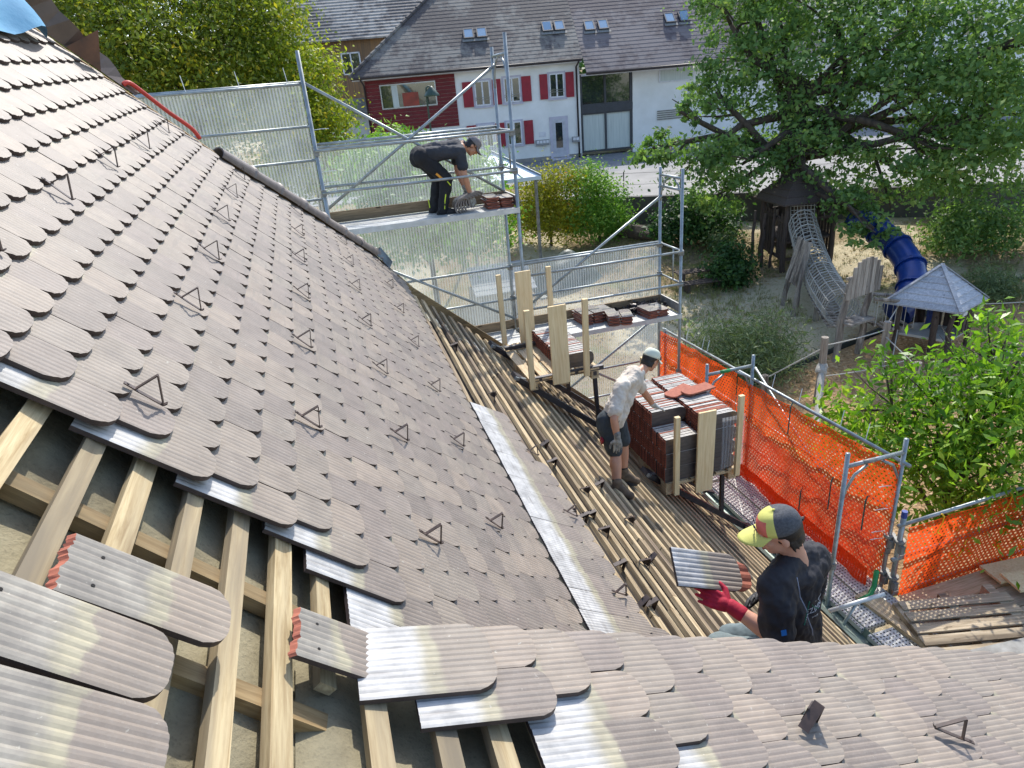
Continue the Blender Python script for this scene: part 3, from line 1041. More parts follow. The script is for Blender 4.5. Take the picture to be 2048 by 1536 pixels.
# ================================================================== GROUND, STREET, WALL
def sstep(a, b, x):
    t = max(0.0, min(1.0, (x - a) / (b - a)))
    return t * t * (3 - 2 * t)
def sdist(x, y):
    return .546 * x + .838 * y
def tz(x, y):
    """terrain height: playground rises to the retaining wall, the street lies above it"""
    s = sdist(x, y)
    z = max(-8.0, -7.3 + .133 * (s - 15.2))
    left = 1 - sstep(5.5, 9.5, x)
    bank = lerp(z, -4.5, sstep(21, 29, s))
    zz = lerp(z, bank, left)
    if s > 28.3:
        up = lerp(-4.62, -4.38, sstep(30, 44, s))
        zz = up if x > 6 else lerp(bank, up, sstep(28.3, 31, s))
    if hypot(x, y) > 70:
        zz += sstep(70, 240, hypot(x, y)) * 26
    return zz
def ground_mat():
    t = NT('playground_soil')
    v = t.mapped('Object')
    a = t.noise(v, .16, 6, .6, .3)
    b = t.noise(v, 1.3, 7, .7)
    c = t.noise(v, 14, 6, .7)
    soil = t.ramp(c, [(.3, srgb(112, 94, 70)), (.55, srgb(150, 132, 102)), (.75, srgb(186, 168, 134))])
    grass = t.ramp(c, [(.3, srgb(84, 92, 50)), (.6, srgb(126, 126, 76)), (.8, srgb(166, 154, 108))])
    sand = t.ramp(c, [(.3, srgb(176, 162, 130)), (.7, srgb(206, 194, 164))])
    col = t.mix(t.ramp(b, [(.5, (0, 0, 0)), (.64, (1, 1, 1))]), soil, grass)
    col = t.mix(t.ramp(a, [(.48, (0, 0, 0)), (.56, (1, 1, 1))]), col, sand)
    t.base(col); t.set(Roughness=.95, Specular_IOR_Level=.1)
    t.bump(t.math('ADD', c, t.math('MULTIPLY', b, 2.0)), .7, .05)
    return t.m
M_SOIL = ground_mat()
xs = np.concatenate([np.linspace(-400, -40, 10)[:-1], np.linspace(-40, 60, 126), np.linspace(60, 400, 10)[1:]])
ysg = np.concatenate([np.linspace(-40, 6, 8)[:-1], np.linspace(6, 66, 90), np.linspace(66, 500, 14)[1:]])
mb = MB()
nx, ny = len(xs), len(ysg)
def tzg(x, y):
    s = sdist(x, y)
    if x > 6 and 28.0 < s < 30.2:
        k = 27.9 / s
        return tz(x * k, y * k)
    return tz(x, y)
mb.add([(x, y, tzg(x, y) + (.03 * sin(1.7 * x + .6 * y) + .025 * sin(2.3 * y - x) if sdist(x, y) < 28 else 0)) for x in xs for y in ysg],
       [(i * ny + j, (i + 1) * ny + j, (i + 1) * ny + j + 1, i * ny + j + 1) for i in range(nx - 1) for j in range(ny - 1)])
mb.build('ground', M_SOIL, smooth=True, kind='structure')
M_ASPH = simple('asphalt', srgb(140, 140, 140), srgb(118, 118, 120), 1.2, .9, .3, .01, detail=8)
M_PALE = simple('pale_paving', srgb(152, 149, 144), srgb(132, 130, 126), .7, .9, .3, .01)
def sheet(name, poly, mat, lift=.02, n=28, **kw):
    """ground-hugging sheet over the quad poly"""
    mb = MB()
    a, b, c, d = poly
    vs = []
    for i in range(n + 1):
        for j in range(n + 1):
            p = vl(vl((*a, 0), (*b, 0), i / n), vl((*d, 0), (*c, 0), i / n), j / n)
            vs.append((p.x, p.y, tz(p.x, p.y) + lift))
    mb.add(vs, [(i * (n + 1) + j, (i + 1) * (n + 1) + j, (i + 1) * (n + 1) + j + 1, i * (n + 1) + j + 1) for i in range(n) for j in range(n)])
    return mb.build(name, mat, smooth=True, **kw)
HA = radians(10)
HN = V((sin(HA), cos(HA), 0)); HU = V((cos(HA), -sin(HA), 0)); HD = 44.0
def HF(t, z, out=0.0):
    p = HN * (HD - out) + HU * t
    return V((p.x, p.y, z))
p1, p2, p3, p4 = HF(-30, 0, 9.5), HF(60, 0, 9.5), HF(60, 0, -1), HF(-30, 0, -1)
sheet('street', [(p1.x, p1.y), (p2.x, p2.y), (p3.x, p3.y), (p4.x, p4.y)], M_ASPH, .03, 40, kind='structure')
sheet('pavement', [(9.6, 28.0), (44, 5.4), (44, 27), (13, 34.5)], M_PALE, .05, 30, kind='structure')
M_CHIPS = None
def chips_mat():
    t = NT('wood_chips')
    v = t.mapped('Object')
    vo = t.n('TexVoronoi'); vo.inputs['Scale'].default_value = 17; t.l(v, vo.inputs['Vector'])
    b = t.noise(v, .8, 4)
    col = t.ramp(t.noise(vo.outputs['Color'], 3, 2), [(.3, srgb(112, 86, 58)), (.5, srgb(166, 134, 96)), (.7, srgb(204, 178, 140))])
    col = t.mix(.35, col, t.ramp(b, [(.3, srgb(120, 92, 62)), (.7, srgb(190, 160, 120))]))
    t.base(col); t.set(Roughness=.95, Specular_IOR_Level=.1)
    t.bump(vo.outputs['Distance'], .9, .03)
    return t.m
sheet('wood_chip_bed', [(8.9, 12.9), (21, 14.5), (17, 4.2), (7.4, 6.8)], chips_mat(), .06, 30, kind='structure')
M_EDGE = simple('rubber_edging', srgb(52, 56, 52), None, 10, .9)
pts = [(8.9, 12.85), (10.04, 13.0), (11.63, 13.3), (12.7, 13.5), (13.8, 13.7), (17.3, 14.0), (21, 14.5)]
mb = MB()
for a, b in zip(pts[:-1], pts[1:]):
    mb.beam((*a, tz(*a) + .07), (*b, tz(*b) + .07), .06, .16)
mb.build('bed_edging', M_EDGE, kind='structure')
# fallen leaves on the soil, uncountable
def scatter_leaves(name, n, box, mat, size=.06):
    vs, fs = [], []
    for i in range(n):
        x, y = random.uniform(*box[0]), random.uniform(*box[1])
        if random.random() > .4 + .6 * sin(x * 1.3) * sin(y * .9): continue
        z = tz(x, y) + .035
        a = random.uniform(0, 6.3); s = size * random.uniform(.6, 1.3)
        dx, dy = cos(a) * s, sin(a) * s
        o = len(vs)
        vs += [(x - dx, y - dy, z), (x + dy * .5, y - dx * .5, z + random.uniform(0, .03)), (x + dx, y + dy, z), (x - dy * .5, y + dx * .5, z + random.uniform(0, .03))]
        fs.append((o, o + 1, o + 2, o + 3))
    MB().add(vs, fs).build(name, mat, kind='stuff', label='dry fallen leaves strewn over the playground soil', category='leaves')
scatter_leaves('fallen_leaves', 9000, ((7, 22), (11, 25)), simple('dry_leaf', srgb(196, 176, 120), srgb(140, 108, 66), 3, .9, 0), .05)
# grass tufts
def tufts(name, n, boxes, c1, c2):
    vs, fs = [], []
    for i in range(n):
        bx = random.choice(boxes)
        x, y = random.uniform(*bx[0]), random.uniform(*bx[1])
        if sdist(x, y) > 28: continue
        z = tz(x, y) + .01
        for k in range(5):
            a = random.uniform(0, 6.3); h = random.uniform(.05, .17); l = random.uniform(.02, .09)
            px, py = x + random.uniform(-.06, .06), y + random.uniform(-.06, .06)
            o = len(vs)
            vs += [(px - sin(a) * .008, py + cos(a) * .008, z), (px + sin(a) * .008, py - cos(a) * .008, z), (px + cos(a) * l, py + sin(a) * l, z + h)]
            fs.append((o, o + 1, o + 2))
    MB().add(vs, fs).build(name, simple('grass_blade', c1, c2, 2, .8, 0), kind='stuff', label='thin dry grass on the playground', category='grass')
tufts('grass', 3800, [((9, 15), (18, 25)), ((15, 24), (13, 20)), ((9, 13), (15, 20))], srgb(146, 146, 84), srgb(110, 114, 62))
# retaining wall
M_RW = simple('dark_concrete', srgb(92, 90, 86), srgb(64, 62, 60), 1.5, .9, .3)
w0, w1 = V((7.6, 29.0, 0)), V((30, 14.4, 0))
rw = MB()
dn_ = (w1 - w0).normalized(); nn_ = V((dn_.y, -dn_.x, 0))
rw.prism([(w0.x, w0.y, -7), (w1.x, w1.y, -7), (w1.x, w1.y, -4.5), (w0.x, w0.y, -4.5)], (0, 0, 0), nn_ * -.3)
rw.build('retaining_wall', M_RW, label='dark concrete retaining wall behind the playground', category='wall')
fence = thing('fence', w0 + V((0, 0, -4.5)), 'thin wire fence on top of the retaining wall', 'fence')
for i in range(12):
    p = w0.lerp(w1, .03 + i * .085) - nn_ * .15
    MB().tube([(p.x, p.y, -4.5), (p.x, p.y, -3.5)], .022, 6).build('post', M_EDGE, fence)
for z in (-3.55, -4.0):
    MB().tube([(w0.x, w0.y, z), (w1.x, w1.y, z)], .006, 5).build('wire', M_EDGE, fence)
# ================================================================== NEIGHBOUR HOUSES
M_WHITE = simple('white_render', srgb(236, 236, 234), srgb(220, 220, 216), .9, .9, .15)
M_RED = simple('red_cladding', srgb(118, 32, 36), srgb(98, 25, 30), 2, .7, .1)
M_SHUT = simple('red_shutter', srgb(158, 34, 50), srgb(134, 28, 42), 4, .6, .1)
M_FRAME = simple('window_frame_white', srgb(226, 226, 230), None, 5, .5, 0)
M_LILAC = simple('stone_surround', srgb(198, 194, 206), srgb(182, 178, 190), 4, .8, .1)
M_ANTHR = simple('anthracite_frame', srgb(66, 68, 74), srgb(52, 54, 60), 4, .5, 0)
M_PIPE = simple('dark_pipe', srgb(58, 46, 42), None, 6, .5, 0)
def glass_mat(name, tint, rough=.03):
    t = NT(name)
    v = t.mapped('Object')
    t.base(t.ramp(t.noise(v, .8, 3), [(.35, tuple(x * .5 for x in tint)), (.65, tint)]))
    t.set(Roughness=rough, Specular_IOR_Level=1.0, IOR=1.6)
    return t.m
M_GLASS = glass_mat('window_glass', srgb(48, 56, 58))
M_CURT = simple('curtain_or_reflection', srgb(206, 212, 206), srgb(180, 188, 184), 3, .8, 0, stretch=(6, 6, .2))
def roof_tile_mat(name, c1, c2, patch_col, vert):
    t = NT(name)
    v = t.mapped('Object')
    br = t.n('TexBrick')
    br.inputs['Scale'].default_value = 3.0; br.offset = .5
    a = t.noise(v, .32, 5, .6, .2)
    c = t.noise(t.mapped('Object', vert), 2.2, 6, .65)
    fine = t.noise(v, 6, 5)
    col = t.ramp(fine, [(.3, c2), (.7, c1)])
    col = t.mix(t.ramp(t.math('MULTIPLY', a, t.math('ADD', c, .45)), [(.44, (0, 0, 0)), (.56, (1, 1, 1))]), col, patch_col)  # lighter patches, placed by noise
    t.base(col); t.set(Roughness=.75)
    t.bump(fine, .4, .02)
    return t.m
M_HROOF = roof_tile_mat('concrete_roof_tile', srgb(88, 82, 80), srgb(66, 60, 60), srgb(122, 117, 110), (1.2, 1.2, .25))
M_HROOF2 = roof_tile_mat('plum_roof_tile', srgb(90, 80, 82), srgb(70, 62, 66), srgb(112, 104, 104), (1.2, 1.2, .25))

def fbox(mb, t0, t1, z0, z1, o0, o1, m=0):
    """box on the facade between out o0 and o1"""
    pts = [HF(t, z, o) for t in (t0, t1) for z in (z0, z1) for o in (o0, o1)]
    return mb.add(pts, [(0, 1, 3, 2), (4, 6, 7, 5), (0, 4, 5, 1), (2, 3, 7, 6), (0, 2, 6, 4), (1, 5, 7, 3)], m)
nb = thing('house', HF(2.5, -4.4), 'white house with red shutters and a red clad corner, across the street', 'house')
def fpart(name, mat, parent, *boxes):
    mb = MB()
    for b in boxes: fbox(mb, *b)
    return mb.build(name, mat, parent)
GZ = -4.42
fpart('wall', M_WHITE, nb, (-3.75, 9.05, GZ, 1.25, -8, 0))
fpart('plinth', simple('plinth', srgb(150, 146, 142), None, 3, .9), nb, (-3.7, 9.0, GZ, GZ + .3, .01, .03))
# red cladding boards, each a part
nbd = 14
for i in range(nbd):
    z0 = -1.84 + i * 2.9 / nbd
    fpart('cladding_board', M_RED, nb, (-3.8, 1.5, z0 + .008, z0 + 2.9 / nbd - .006, .0, .05 + (i % 2) * .004))
M_RWALL = simple('red_side', srgb(128, 36, 40), None, 2, .7)
def window(t0, t1, z0, z1, parent, nleaf=2, surround=True, out=.02, glass=M_GLASS, frame=M_FRAME):
    w = fpart('window', frame, parent, (t0, t1, z0, z0 + .07, out, out + .05), (t0, t1, z1 - .07, z1, out, out + .05),
              (t0, t0 + .07, z0 + .07, z1 - .07, out, out + .05), (t1 - .07, t1, z0 + .07, z1 - .07, out, out + .05),
              *[((t0 + (t1 - t0) * i / nleaf) - .045, (t0 + (t1 - t0) * i / nleaf) + .045, z0 + .07, z1 - .07, out, out + .048) for i in range(1, nleaf)])
    for i in range(nleaf):
        a, b = t0 + (t1 - t0) * i / nleaf + .05, t0 + (t1 - t0) * (i + 1) / nleaf - .05
        fpart('pane', glass, w, (a, b, z0 + .07, z1 - .07, out + .005, out + .02))
    if surround:
        fpart('surround', M_LILAC, w, (t0 - .11, t1 + .11, z1, z1 + .1, .0, .03), (t0 - .11, t0, z0 - .02, z1, .0, .03), (t1, t1 + .11, z0 - .02, z1, .0, .03))
        fpart('sill', M_LILAC, w, (t0 - .14, t1 + .14, z0 - .12, z0 - .02, .0, .12))
    return w
def shutter(t0, t1, z0, z1, parent):
    s = fpart('shutter', M_SHUT, parent, (t0, t1, z0, z1, .05, .09))
    for k in range(3):
        zz = lerp(z0, z1, (k + .5) / 3)
        fpart('rail', M_SHUT, s, (t0 + .03, t1 - .03, zz - .05, zz + .05, .09, .105))
wn_ = window(-2.98, .33, -.57, .78, nb, 1, False, .06, glass_mat('show_window', srgb(70, 76, 66)), simple('alu_frame', srgb(190, 190, 186), None, 5, .4, 0, metallic=.4))
fpart('curtain_or_reflection', simple('red_reflection', srgb(168, 70, 52), srgb(120, 60, 46), 2, .6), wn_, (-1.7, -.75, -.5, .25, .084, .086))  # no cloth: a reddish reflection painted in front of the pane
fpart('curtain_or_reflection', M_CURT, wn_, (-2.3, -1.95, -.5, .7, .084, .086))
window(2.63, 3.55, -.84, .54, nb); shutter(1.9, 2.5, -.86, .54, nb); shutter(3.7, 4.22, -.86, .56, nb)
window(4.4, 5.38, -.80, .58, nb); shutter(5.48, 6.05, -.82, .58, nb)
window(7.18, 8.08, -.76, .59, nb); shutter(6.58, 7.06, -.80, .6, nb); shutter(8.18, 8.68, -.80, .6, nb)
window(2.6, 3.55, -3.25, -1.92, nb); shutter(1.92, 2.5, -3.27, -1.9, nb)
window(4.36, 5.3, -3.24, -1.9, nb); shutter(5.46, 6.02, -3.28, -1.9, nb); shutter(3.7, 4.25, -3.28, -1.9, nb)
window(-2.6, -1.6, -2.6, -2.2, nb, 1, False); window(-.6, .4, -2.6, -2.2, nb, 1, False)
for t0, t1, z in ((4.4, 5.38, -.5), (7.18, 8.08, -.45), (2.63, 3.55, -.52)):
    for dz in (0, .12):
        fpart('window_bar', M_GALV2, nb, (t0, t1, z + dz, z + dz + .025, .1, .12))
dr = fpart('door', simple('grey_door', srgb(196, 196, 204), None, 4, .6, 0), nb, (7.2, 8.06, GZ + .2, -1.98, .02, .06))
fpart('pane', M_GLASS, dr, (7.42, 7.84, GZ + .75, -2.2, .06, .066))
fpart('surround', M_LILAC, dr, (7.05, 7.2, GZ, -1.84, .0, .05), (8.06, 8.21, GZ, -1.84, .0, .05), (7.05, 8.21, -1.98, -1.84, .0, .055))
fpart('step', M_LILAC, dr, (7.0, 8.3, GZ, GZ + .16, .05, .5))
for t0 in (6.12, 8.42):
    mbx = fpart('letter_box', simple('letterbox', srgb(150, 152, 156), None, 5, .4, 0, metallic=.4), nb, (t0, t0 + (.82 if t0 < 7 else .45), -3.42, -3.1, .0, .25))
    for k in range(4 if t0 < 7 else 2):
        fpart('flap', M_FRAME, mbx, (t0 + .04 + .2 * k, t0 + .2 + .2 * k, -3.3, -3.14, .25, .256))
fpart('sign_plate', M_FRAME, nb, (6.35, 6.8, -2.95, -2.65, .0, .02))
# right-hand wing with the tall glazing
nb2 = thing('house', HF(13.5, -4.4), 'white house wing with a two-storey dark glazed front, right of the red shutters', 'house')
fpart('wall', M_WHITE, nb2, (12.35, 22, GZ, .45, -8, -.02), (9.1, 12.35, GZ, .45, -8, -1.4))
M_DARKIN = simple('dark_interior', srgb(70, 72, 72), srgb(40, 42, 42), 1, .9, 0)
fpart('floor_beam', M_ANTHR, nb2, (9.1, 12.33, -1.82, -1.40, -.5, -.03))
for z0, z1, gl in ((-1.40, .37, M_GLASS), (GZ + .3, -1.82, M_CURT)):
    w = fpart('window', M_ANTHR, nb2, (9.1, 9.2, z0, z1, -.3, -.1), (12.2, 12.33, z0, z1, -.3, -.1), (9.2, 12.2, z0, z0 + .1, -.3, -.1), (9.2, 12.2, z1 - .09, z1, -.3, -.1), (10.58, 10.7, z0 + .1, z1 - .09, -.3, -.1))
    fpart('pane', gl, w, (9.2, 10.58, z0 + .1, z1 - .09, -.24, -.2))
    fpart('pane', gl, w, (10.7, 12.2, z0 + .1, z1 - .09, -.24, -.2))
window(14.0, 16.2, -.45, .3, nb2, 1, False, .0, M_CURT)
for i in range(5):
    fpart('louvre', M_GALV2, nb2, (13.9, 16.0, -2.6 + i * .12, -2.53 + i * .12, .0, .04))
# roofs: real courses, each course proud of the one above
def course_roof(name, parent, t0f, t1f, z_e, out_e, run, ncourse, mat, pitch=radians(41), th=.02):
    """t0f/t1f give the ends as functions of the distance up the slope"""
    mb = MB()
    rise = run / ncourse
    for i in range(ncourse):
        a, b = i * rise, (i + 1) * rise + .04
        ta, tb = (t0f(a), t1f(a)), (t0f(b), t1f(b))
        za, zb = z_e + a * sin(pitch), z_e + b * sin(pitch)
        oa, ob = out_e - a * cos(pitch), out_e - b * cos(pitch)
        top = [HF(ta[0], za + th, oa), HF(ta[1], za + th, oa), HF(tb[1], zb + .004, ob), HF(tb[0], zb + .004, ob)]
        bot = [HF(ta[0], za - .03, oa), HF(ta[1], za - .03, oa)]
        mb.add(top + bot, [(0, 1, 2, 3), (4, 5, 1, 0), (4, 0, 3), (5, 2, 1)])
    return mb.build(name, mat, parent)
r1 = course_roof('roof', nb, lambda a: -4.55 + a * .78, lambda a: 9.15, 1.28, .65, 11, 34, M_HROOF)
r2 = course_roof('roof', nb2, lambda a: 9.18, lambda a: 24, .48, 1.45, 12, 36, M_HROOF2)
# left hip face
mb = MB()
e0, e1 = HF(-4.55, 1.28, .65), HF(-4.55, 1.28, -16)
mb.quad(e0, HF(4.03, 8.5, -7.65), HF(4.03, 8.5, -8), e1)
mb.build('hip_face', M_HROOF, nb)
mb = MB()
for i in range(26):
    a = e0.lerp(HF(4.03, 8.5, -7.65), i / 26); b = e0.lerp(HF(4.03, 8.5, -7.65), (i + 1.15) / 26)
    mb.tube([a + V((0, 0, .05)), b + V((0, 0, .03))], [.13, .1], 8)
mb.build('hip_cap', M_HROOF, r1)
fpart('eaves_board', M_FRAME, nb, (-4.45, 9.1, 1.08, 1.2, .0, .62))
fpart('eaves_board', M_FRAME, nb2, (9.15, 24, .28, .4, -.02, 1.35))
for p, a in ((nb, (HF(-4.5, 1.2, .74), HF(9.1, 1.2, .74))), (nb2, (HF(9.15, .4, 1.52), HF(24, .4, 1.52)))):
    MB().tube(list(a), .075, 8).build('gutter', M_PIPE, p, smooth=True)
MB().tube([HF(-3.95, 1.1, .7), HF(-3.85, .8, .1), HF(-3.85, -4.4, .1)], .055, 8).build('downpipe', M_PIPE, nb, smooth=True)
MB().tube([HF(8.9, 1.1, .7), HF(8.85, .85, .1), HF(8.85, -4.4, .1)], .055, 8).build('downpipe', M_PIPE, nb, smooth=True)
# roof windows: local frame on the slope
def skylight(t, up, z_e, out_e, parent, w=.62, h=.85, pitch=radians(41), open_=0):
    o = HF(t, z_e + up * sin(pitch), out_e - up * cos(pitch))
    x = HU.copy(); y = (V((0, 0, 1)) * sin(pitch) + HN * cos(pitch)).normalized(); z = x.cross(y)
    m = frame(o, x, y, z)
    mb = MB()
    for a, b, c, d in ((0, w, 0, .07), (0, w, h - .07, h), (0, .07, .07, h - .07), (w - .07, w, .07, h - .07)):
        mb.box(((a + b) / 2, (c + d) / 2, .1), (b - a, d - c, .14))
    f = inst('roof_window', mb.mesh('roof_window', M_ANTHR), m, parent)
    rt = Matrix.Rotation(open_, 3, 'X')
    g = inst('pane', MB().box((w / 2, h / 2, .14), (w - .14, h - .14, .02), rt if open_ else None).mesh('pane', simple_sky), m, f)
    inst('flashing', MB().box((w / 2, -.1, .065), (w + .2, .2, .02)).mesh('flashing', M_GALV2), m, f)
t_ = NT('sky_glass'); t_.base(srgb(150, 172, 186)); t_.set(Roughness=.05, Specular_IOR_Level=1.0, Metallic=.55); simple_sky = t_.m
for t, up, p, ze, oe, op in ((2.35, 2.35, nb, 1.28, .65, 0), (3.15, 2.35, nb, 1.28, .65, 0), (7.15, 2.4, nb, 1.28, .65, .1), (7.9, 2.4, nb, 1.28, .65, 0),
                             (9.75, 3.4, nb2, .48, 1.45, 0), (10.6, 3.4, nb2, .48, 1.45, 0), (14.8, 3.5, nb2, .48, 1.45, 0), (15.7, 3.5, nb2, .48, 1.45, .35)):
    skylight(t, up, ze, oe, p, open_=op)
# barn behind, on the left
def far_house(loc, yaw, w, d, h, rise, label, wall, roofm, name='house', eave=.6, wins=()):
    e = thing(name, loc, label, 'building')
    R = Matrix.Rotation(yaw, 3, 'Z')
    T = lambda x, y, z: R @ V((x, y, z)) + V(loc)
    mb = MB()
    mb.prism([T(-w / 2, -d / 2, -2), T(w / 2, -d / 2, -2), T(w / 2, d / 2, -2), T(-w / 2, d / 2, -2)], (0, 0, 0), (0, 0, h + 2))
    mb.build('wall', wall, e)
    mb = MB()
    n = 22
    for sgn in (-1, 1):
        for i in range(n):
            a, b = i / n, (i + 1.1) / n
            ya, yb = lerp(d / 2 + eave, 0, a) * sgn, lerp(d / 2 + eave, 0, min(b, 1)) * sgn
            za, zb = lerp(h - .25, h + rise, a), lerp(h - .25, h + rise, min(b, 1))
            mb.add([T(-w / 2 - eave, ya, za + .07), T(w / 2 + eave, ya, za + .07), T(w / 2 + eave, yb, zb), T(-w / 2 - eave, yb, zb), T(-w / 2 - eave, ya, za - .05), T(w / 2 + eave, ya, za - .05)],
                   [(0, 1, 2, 3), (4, 5, 1, 0)])
    for x in (-w / 2, w / 2):
        mb.add([T(x, -d / 2, h), T(x, d / 2, h), T(x, 0, h + rise - .1)], [(0, 1, 2)])
    mb.build('roof', roofm, e)
    for (x0, z0, ww, hh) in wins:
        mb = MB()
        for a, b, c, dd in ((x0, x0 + ww, z0, z0 + .1), (x0, x0 + ww, z0 + hh - .1, z0 + hh), (x0, x0 + .1, z0, z0 + hh), (x0 + ww - .1, x0 + ww, z0, z0 + hh), (x0 + ww / 2 - .05, x0 + ww / 2 + .05, z0, z0 + hh)):
            mb.box(T((a + b) / 2, -d / 2 - .03, (c + dd) / 2), (b - a, .08, dd - c), R)
        f = mb.build('window', M_FRAME, e)
        MB().box(T(x0 + ww / 2, -d / 2 - .01, z0 + hh / 2), (ww - .1, .04, hh - .1), R).build('pane', M_GLASS, f)
    return e
M_BARNW = simple('weathered_boards', srgb(150, 116, 78), srgb(92, 80, 70), 2.2, .9, .4, .01, stretch=(6, 6, .15))
q = HN * 66 + HU * -4.5
far_house((q.x, q.y, -3.6), -HA, 14, 12, 8.3, 5.2, 'weathered timber barn with a ribbed grey roof behind the left trees', M_BARNW, roof_tile_mat('barn_tile', srgb(112, 108, 106), srgb(78, 74, 74), srgb(150, 146, 140), (1, 1, .4)), 'barn', wins=((-2.2, 5.6, 1.5, 1.6), (1.5, 5.6, 1.5, 1.6)))
q = HN * 52 + HU * -7.4
far_house((q.x, q.y, -4.2), -HA, 6.0, 5, 3.6, .8, 'low pale shed wall left of the red clad corner', simple('pale_shed', srgb(206, 208, 206), srgb(186, 188, 188), 2, .8, .1), M_GALV2, 'shed', wins=((.4, .8, 1.0, 1.3),))
far_house((42, 44, -4.4), radians(-38), 16, 10, 8.5, 4, 'bright white building showing through the oak', M_WHITE, M_HROOF2, 'house', wins=((-5, 2, 1.2, 1.6), (-1, 2, 1.2, 1.6), (3, 2, 1.2, 1.6), (-5, 5, 1.2, 1.6), (-1, 5, 1.2, 1.6), (3, 5, 1.2, 1.6)))
far_house((52, 34, -3), radians(-55), 14, 10, 6.5, 5, 'house with a reddish tile roof at the right edge beyond the oak', M_WHITE, roof_tile_mat('red_roof', srgb(150, 92, 74), srgb(120, 74, 62), srgb(160, 120, 100), (1, 1, .4)), 'house', wins=((-3, 2, 1.2, 1.5),))
# pavilion with a pale sheet-metal hipped roof
pv = thing('pavilion', (5.95, 23.3, tz(5.95, 23.3)), 'small pavilion with a pale blue sheet-metal hipped roof', 'pavilion')
M_PSHEET = simple('pale_blue_sheet', srgb(186, 202, 214), srgb(168, 186, 200), 2, .35, .05, metallic=.25)
ax_ = V((5.95, 23.35, -1.93)); hw = 1.3
cs = [V((ax_.x - hw, ax_.y - hw, -2.74)), V((ax_.x + hw, ax_.y - hw, -2.74)), V((ax_.x + hw, ax_.y + hw, -2.74)), V((ax_.x - hw, ax_.y + hw, -2.74))]
for i in range(4):
    a, b = cs[i], cs[(i + 1) % 4]
    MB().add([a, b, ax_, a - V((0, 0, .12)), b - V((0, 0, .12))], [(0, 1, 2), (3, 4, 1, 0)]).build('roof_panel', M_PSHEET, pv)
    MB().tube([a + V((0, 0, .02)), ax_ + V((0, 0, .02))], .03, 6).build('hip_seam', M_GALV, pv)
    for k in (1, 2, 3):
        p = a.lerp(b, k / 4)
        MB().tube([p + V((0, 0, .01)), p.lerp(ax_, .78 if k == 2 else .45) + V((0, 0, .012))], .016, 5).build('seam', M_PSHEET, pv)
    p = a.lerp(V((ax_.x, ax_.y, -2.74)), .12)
    MB().tube([(p.x, p.y, -6.4), (p.x, p.y, -2.78)], .06, 8).build('post', M_GALV2, pv)
# street lamp
lp = thing('street_lamp', (6.2, 36.5, -4.4), 'dark green street lamp with a domed shade in front of the red wall', 'street lamp')
M_LAMP = simple('lamp_green', srgb(60, 84, 72), srgb(46, 66, 58), 6, .5, 0)
MB().tube([(6.2, 36.5, -4.4), (6.2, 36.5, .1), (6.22, 36.48, .35), (6.33, 36.45, .42), (6.45, 36.42, .38)], [.06, .045, .04, .035, .03], 8).build('pole', M_LAMP, lp, smooth=True)
MB().tube([(6.46, 36.42, .42), (6.46, 36.42, .34), (6.46, 36.42, .2), (6.46, 36.42, .02), (6.46, 36.42, -.06)], [.05, .12, .24, .38, .40], 16).build('lamp_shade', M_LAMP, lp, smooth=True)
# ================================================================== TREES AND SHRUBS
def leaf_mat(name, stops, trans=.35, rough=.55):
    t = NT(name)
    at = t.n('Attribute', attribute_name='rnd')
    v = t.mapped('Object')
    big = t.noise(v, .55, 4)
    f = t.math('ADD', t.math('MULTIPLY', at.outputs['Fac'], .6), t.math('MULTIPLY', big, .55))
    col = t.ramp(f, stops)
    t.base(col); t.set(Roughness=rough, Specular_IOR_Level=.35)
    tl = t.n('BsdfTranslucent'); t.l(t.mix(1.0, col, (1.25, 1.35, .7), 'MULTIPLY'), tl.inputs[0])
    ms = t.n('MixShader'); ms.inputs[0].default_value = trans
    t.l(t.b.outputs[0], ms.inputs[1]); t.l(tl.outputs[0], ms.inputs[2])
    t.l(ms.outputs[0], t.out.inputs[0])
    return t.m
L_OAK = leaf_mat('oak_leaf', [(.25, srgb(72, 100, 56)), (.5, srgb(98, 130, 72)), (.72, srgb(124, 154, 86)), (.92, srgb(160, 174, 92))], .42)
L_ASH = leaf_mat('autumn_leaf', [(.25, srgb(70, 88, 30)), (.5, srgb(104, 122, 40)), (.72, srgb(148, 152, 48)), (.9, srgb(206, 176, 50))], .4)
L_YEL = leaf_mat('yellowing_leaf', [(.25, srgb(96, 106, 30)), (.5, srgb(136, 140, 36)), (.75, srgb(172, 164, 44)), (.92, srgb(176, 120, 50))], .4)
L_GRN = leaf_mat('fresh_leaf', [(.25, srgb(66, 106, 36)), (.5, srgb(96, 140, 48)), (.75, srgb(134, 170, 70)), (.92, srgb(170, 190, 90))], .4)
L_DRK = leaf_mat('dark_leaf', [(.25, srgb(30, 56, 28)), (.5, srgb(46, 80, 38)), (.75, srgb(70, 104, 50)), (.92, srgb(96, 124, 64))], .3)
L_SAGE = leaf_mat('sage_leaf', [(.25, srgb(70, 86, 56)), (.5, srgb(100, 118, 76)), (.75, srgb(132, 146, 100)), (.92, srgb(160, 170, 124))], .3)
L_CHER = leaf_mat('cherry_leaf', [(.25, srgb(64, 104, 30)), (.5, srgb(98, 142, 40)), (.75, srgb(140, 176, 56)), (.92, srgb(184, 198, 76))], .45, .4)
M_BARK = simple('bark', srgb(92, 80, 68), srgb(54, 46, 40), 7, .95, .6, .02, stretch=(1, 1, .3))

